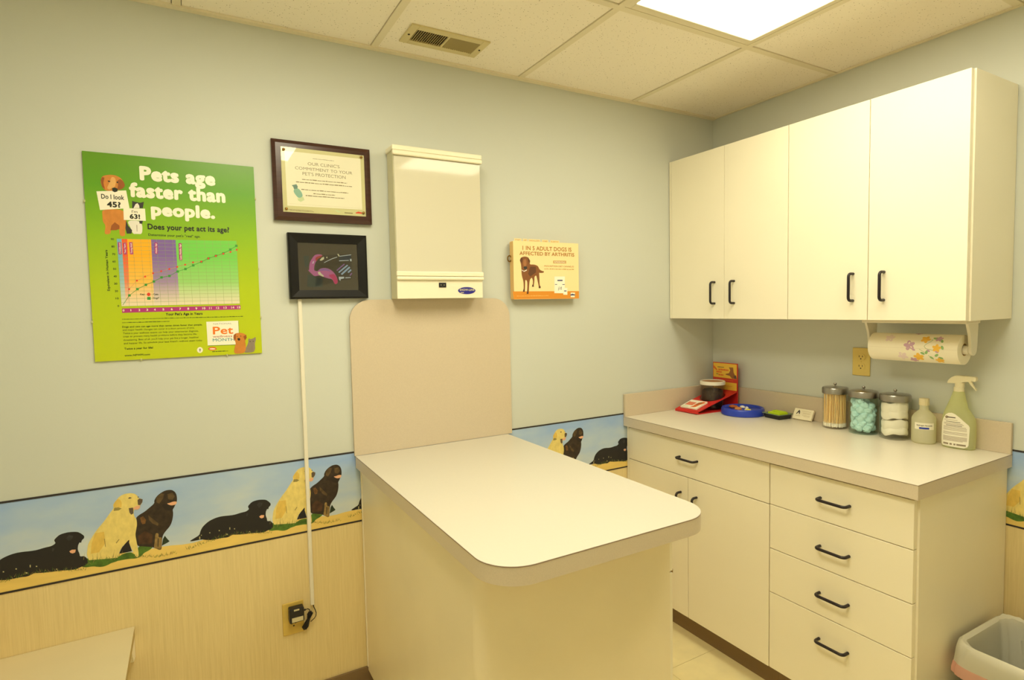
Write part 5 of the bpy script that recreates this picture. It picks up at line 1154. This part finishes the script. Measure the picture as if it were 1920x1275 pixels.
# brochure pad lying on the ramp
sl = math.atan2(0.077, BL[0] - FL[0])
t = thing('brochure_pad', 'white and orange pad of leaflets on the front slope of the red display stand', 'leaflets', (-0.256, -0.108, ZS + zr(-0.256 + ox) + 0.0022)); t.rotation_euler = (0, -sl, 0.06)
p_ = MB().box((-0.044, -0.046, 0), (0.042, 0.050, 0.007), M_LABEL); pu = lambda a, b, l=0.0: (a, b, 0.0072 + l)
def pd(pts, m, l=0.0): p_.add([pu(a, b, l) for a, b in pts], [list(range(len(pts)))], m)
pd([(-0.018, 0.04), (-0.018, -0.002), (0.018, -0.002), (0.018, 0.04)], mat('leaflet_pink', rgb(226, 128, 96), 0.5)); pd([(-0.022, 0.042), (0.02, 0.042), (0.02, 0.038), (-0.022, 0.038)], M_REDB, .0003)
pd([(-0.04, -0.004), (-0.03, -0.03), (0.0, -0.035), (0.03, -0.046), (0.036, -0.03), (0.02, -0.012), (-0.005, -0.008), (-0.02, -0.01)], INKS['cardorange'], .0002); pd([(-0.01, -0.018), (0.02, -0.034), (0.03, -0.025), (0.004, -0.012)], INKS['cardbrown'], .0004)
pd([(-0.038, 0.045), (-0.03, 0.045), (-0.03, 0.01), (-0.038, 0.01)], INKS['teallight'], .0002)
p_.obj('sheets', t)
# jar standing in the ramp's hole
t = thing('treat_jar', 'clear jar of dark kibble with a white lid in the red display stand', 'jar', (-0.135, -0.113, ZS + 0.0036))
MB().lathe([(0.05, 0.0), (0.054, 0.004), (0.0575, 0.05), (0.0585, 0.12), (0.0555, 0.123), (0.0545, 0.12), (0.0535, 0.05), (0.05, 0.006)], (0, 0), glass_mat('treat_jar_plastic', (0.86, 0.84, 0.80, 1), 0.05), 36, True, True).obj('body', t)
lid = MB(); lid.lathe([(0.0600, 0.1215), (0.0602, 0.1235), (0.0602, 0.1365), (0.0585, 0.1385), (0.053, 0.1385), (0.0515, 0.1352), (0.0, 0.135)], (0, 0), M_WHITEPL, 40, True, False)
lid.lathe([(0.051, 0.1356), (0.0, 0.1357)], (0, 0), mat('lid_disc', rgb(186, 130, 84), 0.5), 36, False, False); lid.obj('lid', t)
kb = MB(); rnd = random.Random(9); rings = []
for z_, r_ in ((0.0105, 0.045), (0.02, 0.0485), (0.06, 0.0512), (0.085, 0.0505), (0.094, 0.045), (0.1, 0.02), (0.1, 0.002)):
    rings.append([((r_ + rnd.uniform(-.0012, .0006)) * math.cos(2 * PI * k / 60), (r_ + rnd.uniform(-.0012, .0006)) * math.sin(2 * PI * k / 60), z_ + rnd.uniform(-.002, .002)) for k in range(60)])
kb.loft(rings, mat('dark_kibble', rgb(70, 46, 36), 0.7, noise=((120, 120, 120), 0.75, 3)), smooth=False)
ko = kb.obj('kibble', None, (-0.135, -0.113, ZS + 0.0036)); tag(ko, 'dark brown kibble heaped inside the white-lidded jar', 'kibble'); ko['kind'] = 'stuff'
# blue dish
t = thing('display_dish', 'round blue plastic dish holding small sample pieces', 'dish', (-0.1275, -0.285, ZS))
M_BLUE = mat('blue_plastic', rgb(36, 62, 180), 0.3, 0.5)
MB().lathe([(0.0, 0.0), (0.0925, 0.0), (0.096, 0.003), (0.096, 0.026), (0.0925, 0.0325), (0.088, 0.034), (0.084, 0.0325), (0.079, 0.0245), (0.07, 0.0225), (0.0, 0.0225)], (0, 0), M_BLUE, 56, False, False).obj('dish', t)
def bit(name, label, cat, x, y, sx, sy, sz, color, group, rot=0.0, seed=1):
    bm = bmesh.new(); bmesh.ops.create_icosphere(bm, subdivisions=3, radius=1.0)
    for v_ in bm.verts:
        k = 1 + 0.16 * mnoise.noise(v_.co * 2.1 + Vector((seed, 0, 0))); v_.co = Vector((v_.co.x * sx * k, v_.co.y * sy * k, (max(v_.co.z, -0.75)) * sz * k))
    o = MB().bm(bm, color, None, True).obj(name, None, (-0.1275 + x, -0.285 + y, ZS + 0.0226 + sz * 0.78)); o.rotation_euler = (0, 0, rot); tag(o, label, cat, group)
M_BR = mat('brown_sample', rgb(176, 92, 40), 0.45); M_WH = mat('white_sample', rgb(238, 234, 226), 0.5); M_YS = mat('yellow_sample', rgb(226, 214, 70), 0.5)
bit('sample_piece', 'larger reddish brown oval piece in the blue dish, near its left rim', 'sample', -0.008, 0.046, 0.016, 0.021, 0.009, M_BR, 'pieces in the blue dish', 0.2, 1)
bit('sample_piece', 'smaller tan brown oval piece in the blue dish, at the front middle', 'sample', -0.046, -0.012, 0.015, 0.0165, 0.010, mat('tan_sample', rgb(186, 120, 62), 0.45), 'pieces in the blue dish', 0.1, 2)
bit('sample_piece', 'wider white piece in the blue dish, behind the brown ones', 'sample', 0.022, 0.018, 0.009, 0.0135, 0.007, M_WH, 'pieces in the blue dish', 0.1, 3)
bit('sample_piece', 'small round white piece in the blue dish, right of the wider white one', 'sample', 0.018, -0.010, 0.007, 0.008, 0.007, M_WH, 'pieces in the blue dish', 0.0, 4)
bit('sample_piece', 'yellow piece in the blue dish, toward the right rim', 'sample', -0.026, -0.053, 0.010, 0.013, 0.007, M_YS, 'pieces in the blue dish', 0.2, 5)
bit('sample_piece', 'pale cream piece touching the yellow one in the blue dish', 'sample', -0.018, -0.034, 0.008, 0.008, 0.006, mat('cream_sample', rgb(226, 218, 190), 0.5), 'pieces in the blue dish', 0.0, 6)
# black note dispenser
t = thing('note_dispenser', 'small black sticky note dispenser tray beside the blue dish', 'note dispenser', (-0.081, -0.436, ZS), rotz=-0.12)
m_ = MB(); A = [(-0.034, -0.040), (0.034, -0.040), (0.034, 0.040), (-0.034, 0.040)]
ri = [[(x, y, 0.0) for x, y in A], [(x * 1.12, y * 1.08, 0.018) for x, y in A], [(x * 1.3, y * 1.18, 0.0215) for x, y in A], [(x * 1.3, y * 1.18, 0.0235) for x, y in A], [(x * 1.0, y * 0.98, 0.0215) for x, y in A], [(x * 0.95, y * 0.95, 0.008) for x, y in A]]
m_.loft(ri[:2], M_BLACK, True, False, smooth=False); m_.obj('tray', t)
rim = MB(); rim.loft(ri[1:], mat('smoky_plastic', rgb(120, 138, 112), 0.2, 0.6), False, True, smooth=False); rim.obj('rim', t)
M_LIME = mat('lime_paper', rgb(196, 222, 24), 0.6)
o = MB(); o.box((-0.026, -0.034, 0.0), (0.026, 0.03, 0.019), M_LIME, 0.001)
o.box((-0.002, -0.028, 0.0195), (0.026, 0.03, 0.0225), M_LIME, 0.001); o = o.obj('sticky_note_pad', None, (-0.081, -0.436, ZS + 0.0083)); o.rotation_euler = (0, 0, -0.12); tag(o, 'lime green sticky note pad in the small black dispenser', 'note pad')
# business cards leaning on the splash
t = thing('business_card_stack', 'small stack of white business cards leaning on the splash, left of the swab jar', 'business cards', (-0.052, -0.532, ZS + 0.0052)); t.rotation_euler = (0, 0.52, 0)
M_CARD = mat('card_white', rgb(244, 234, 206), 0.5); M_CARDI = mat('card_ink', rgb(70, 62, 62), 0.5); M_CARDL = mat('card_line', rgb(196, 178, 140), 0.5)
c_ = MB().box((0, -0.0445, 0), (0.009, 0.0445, 0.0495), M_CARD); cpl = lambda pts, m, l=0.0003: c_.add([(-l, -(a - 0.0445), b) for a, b in pts], [list(range(len(pts)))], m)
cpl([(0.012, 0.024), (0.018, 0.036), (0.0215, 0.043), (0.0245, 0.041), (0.0285, 0.034), (0.0295, 0.024), (0.026, 0.022), (0.0235, 0.03), (0.0205, 0.03), (0.016, 0.022)], M_CARDI); 
for z_, a, b in ((0.038, 0.036, 0.078), (0.031, 0.042, 0.078), (0.0265, 0.042, 0.076), (0.019, 0.042, 0.078), (0.0145, 0.05, 0.078), (0.0145, 0.012, 0.034)): cpl([(a, z_), (b, z_), (b, z_ + 0.0014), (a, z_ + 0.0014)], M_CARDL)
c_.obj('cards', t)

# ================================================================== WASTEBASKET AND LINER
def rrect3(cx, cy, hx, hy, r, z, n=7, wob=None):
    pts = rr_pts(cx - hx, cy - hy, cx + hx, cy + hy, r, n); return [(x, y, z + (wob(i / len(pts)) if wob else 0)) for i, (x, y) in enumerate(pts)]
t = thing('wastebasket', 'dark wastebasket with a white liner at the right, beside the drawer cabinet', 'wastebasket', (-0.262, -1.43, 0.0005))
M_BIN = mat('bin_plastic', rgb(64, 56, 48), 0.5)
bn = MB(); bn.loft([rrect3(0, 0, 0.115, 0.105, 0.04, 0), rrect3(0, 0, 0.158, 0.148, 0.05, 0.375), rrect3(0, 0, 0.162, 0.152, 0.052, 0.378), rrect3(0, 0, 0.162, 0.152, 0.052, 0.392), rrect3(0, 0, 0.154, 0.144, 0.05, 0.392), rrect3(0, 0, 0.11, 0.1, 0.038, 0.006)], M_BIN); bn.obj('bin', t)
def jit(r, seed, amp):
    rnd = random.Random(seed); p1, p2, p3 = (rnd.uniform(0, 6) for _ in range(3)); out = []
    for i, (x, y, z) in enumerate(r):
        g = 2 * PI * i / len(r); w = amp * 1.25 * (math.sin(5 * g + p1) + 0.7 * math.sin(9 * g + p2) + 0.6 * math.sin(17 * g + p3)); L = math.hypot(x, y)
        out.append((x * (1 + w / L), y * (1 + w / L), z + w * 0.6))
    return out
t = thing('bin_liner', 'white plastic liner with a red drawstring folded over the wastebasket rim', 'bin liner', (-0.262, -1.43, 0.0005))
M_LINER = plastic_mat('liner_film', rgb(244, 240, 222), 0.06, 0.4); n = 10
q = lambda hx, hy, z, s_, a: jit(rrect3(0, 0, hx, hy, 0.052, z, n), s_, a)
ln = MB(); ln.loft([q(0.1735, 0.1635, 0.338, 2, 0.003), q(0.1725, 0.1625, 0.357, 2, 0.0022), q(0.1705, 0.1605, 0.38, 3, 0.0014), q(0.1665, 0.1565, 0.4, 3, 0.0014), q(0.160, 0.150, 0.406, 3, 0.0018), q(0.1505, 0.1405, 0.4, 4, 0.0014), q(0.1385, 0.1285, 0.34, 5, 0.004), q(0.125, 0.115, 0.22, 6, 0.005), q(0.109, 0.099, 0.09, 7, 0.004), q(0.096, 0.086, 0.022, 8, 0.003)], M_LINER, False, True); ln.obj('film', t)
ds = MB(); M_DRAW = plastic_mat('red_tape', rgb(250, 196, 178), 0.1, 0.4); ds.loft([q(0.1765, 0.1665, 0.306, 2, 0.004), q(0.1765, 0.1665, 0.322, 2, 0.0036), q(0.1742, 0.1642, 0.341, 2, 0.003)], M_DRAW, False, False); 
ds.box((-0.168, -0.19, 0.296), (-0.148, -0.176, 0.312), mat('red_tab', rgb(206, 60, 44), 0.4), 0.002); ds.obj('drawstring', t)

# ================================================================== BENCH (lower left)
t = thing('bench', 'cream laminate bench top in the lower left corner against the striped wall', 'bench', (-2.766, -0.22, 0))
M_BENCH = mat('bench_laminate', rgb(216, 202, 164), 0.4, noise=((6, 6, 6), 0.05, 3)); M_BENCHE = mat('bench_edge', rgb(176, 154, 92), 0.5)
bx0, bx1 = XL + 0.012 + 2.766, -2.5805 + 2.766
MB().box((bx0, -0.2, 0.452), (bx1 - 0.001, 0.218, 0.4805), M_BENCHE).obj('edge_band', t)
MB().box((bx0, -0.2, 0.4805), (bx1, 0.218, 0.482), M_BENCH).obj('bench_top', t)
MB().prism([(y, z) for y, z in ((0.2175, 0.4515), (0.12, 0.4515), (0.16, 0.40), (0.2175, 0.386))], 'x', bx1 - 0.02, bx1 - 0.002, M_LAM).obj('bracket', t)
MB().box((bx0, 0.198, 0.39), (bx1 - 0.022, 0.2175, 0.4515), M_BENCHE).obj('wall_cleat', t)
for x in (bx0 + 0.03, bx1 - 0.03):
    MB().box((x - 0.018, -0.185, 0.0005), (x + 0.018, -0.149, 0.4515), M_BENCHE, 0.003).obj('leg', t)
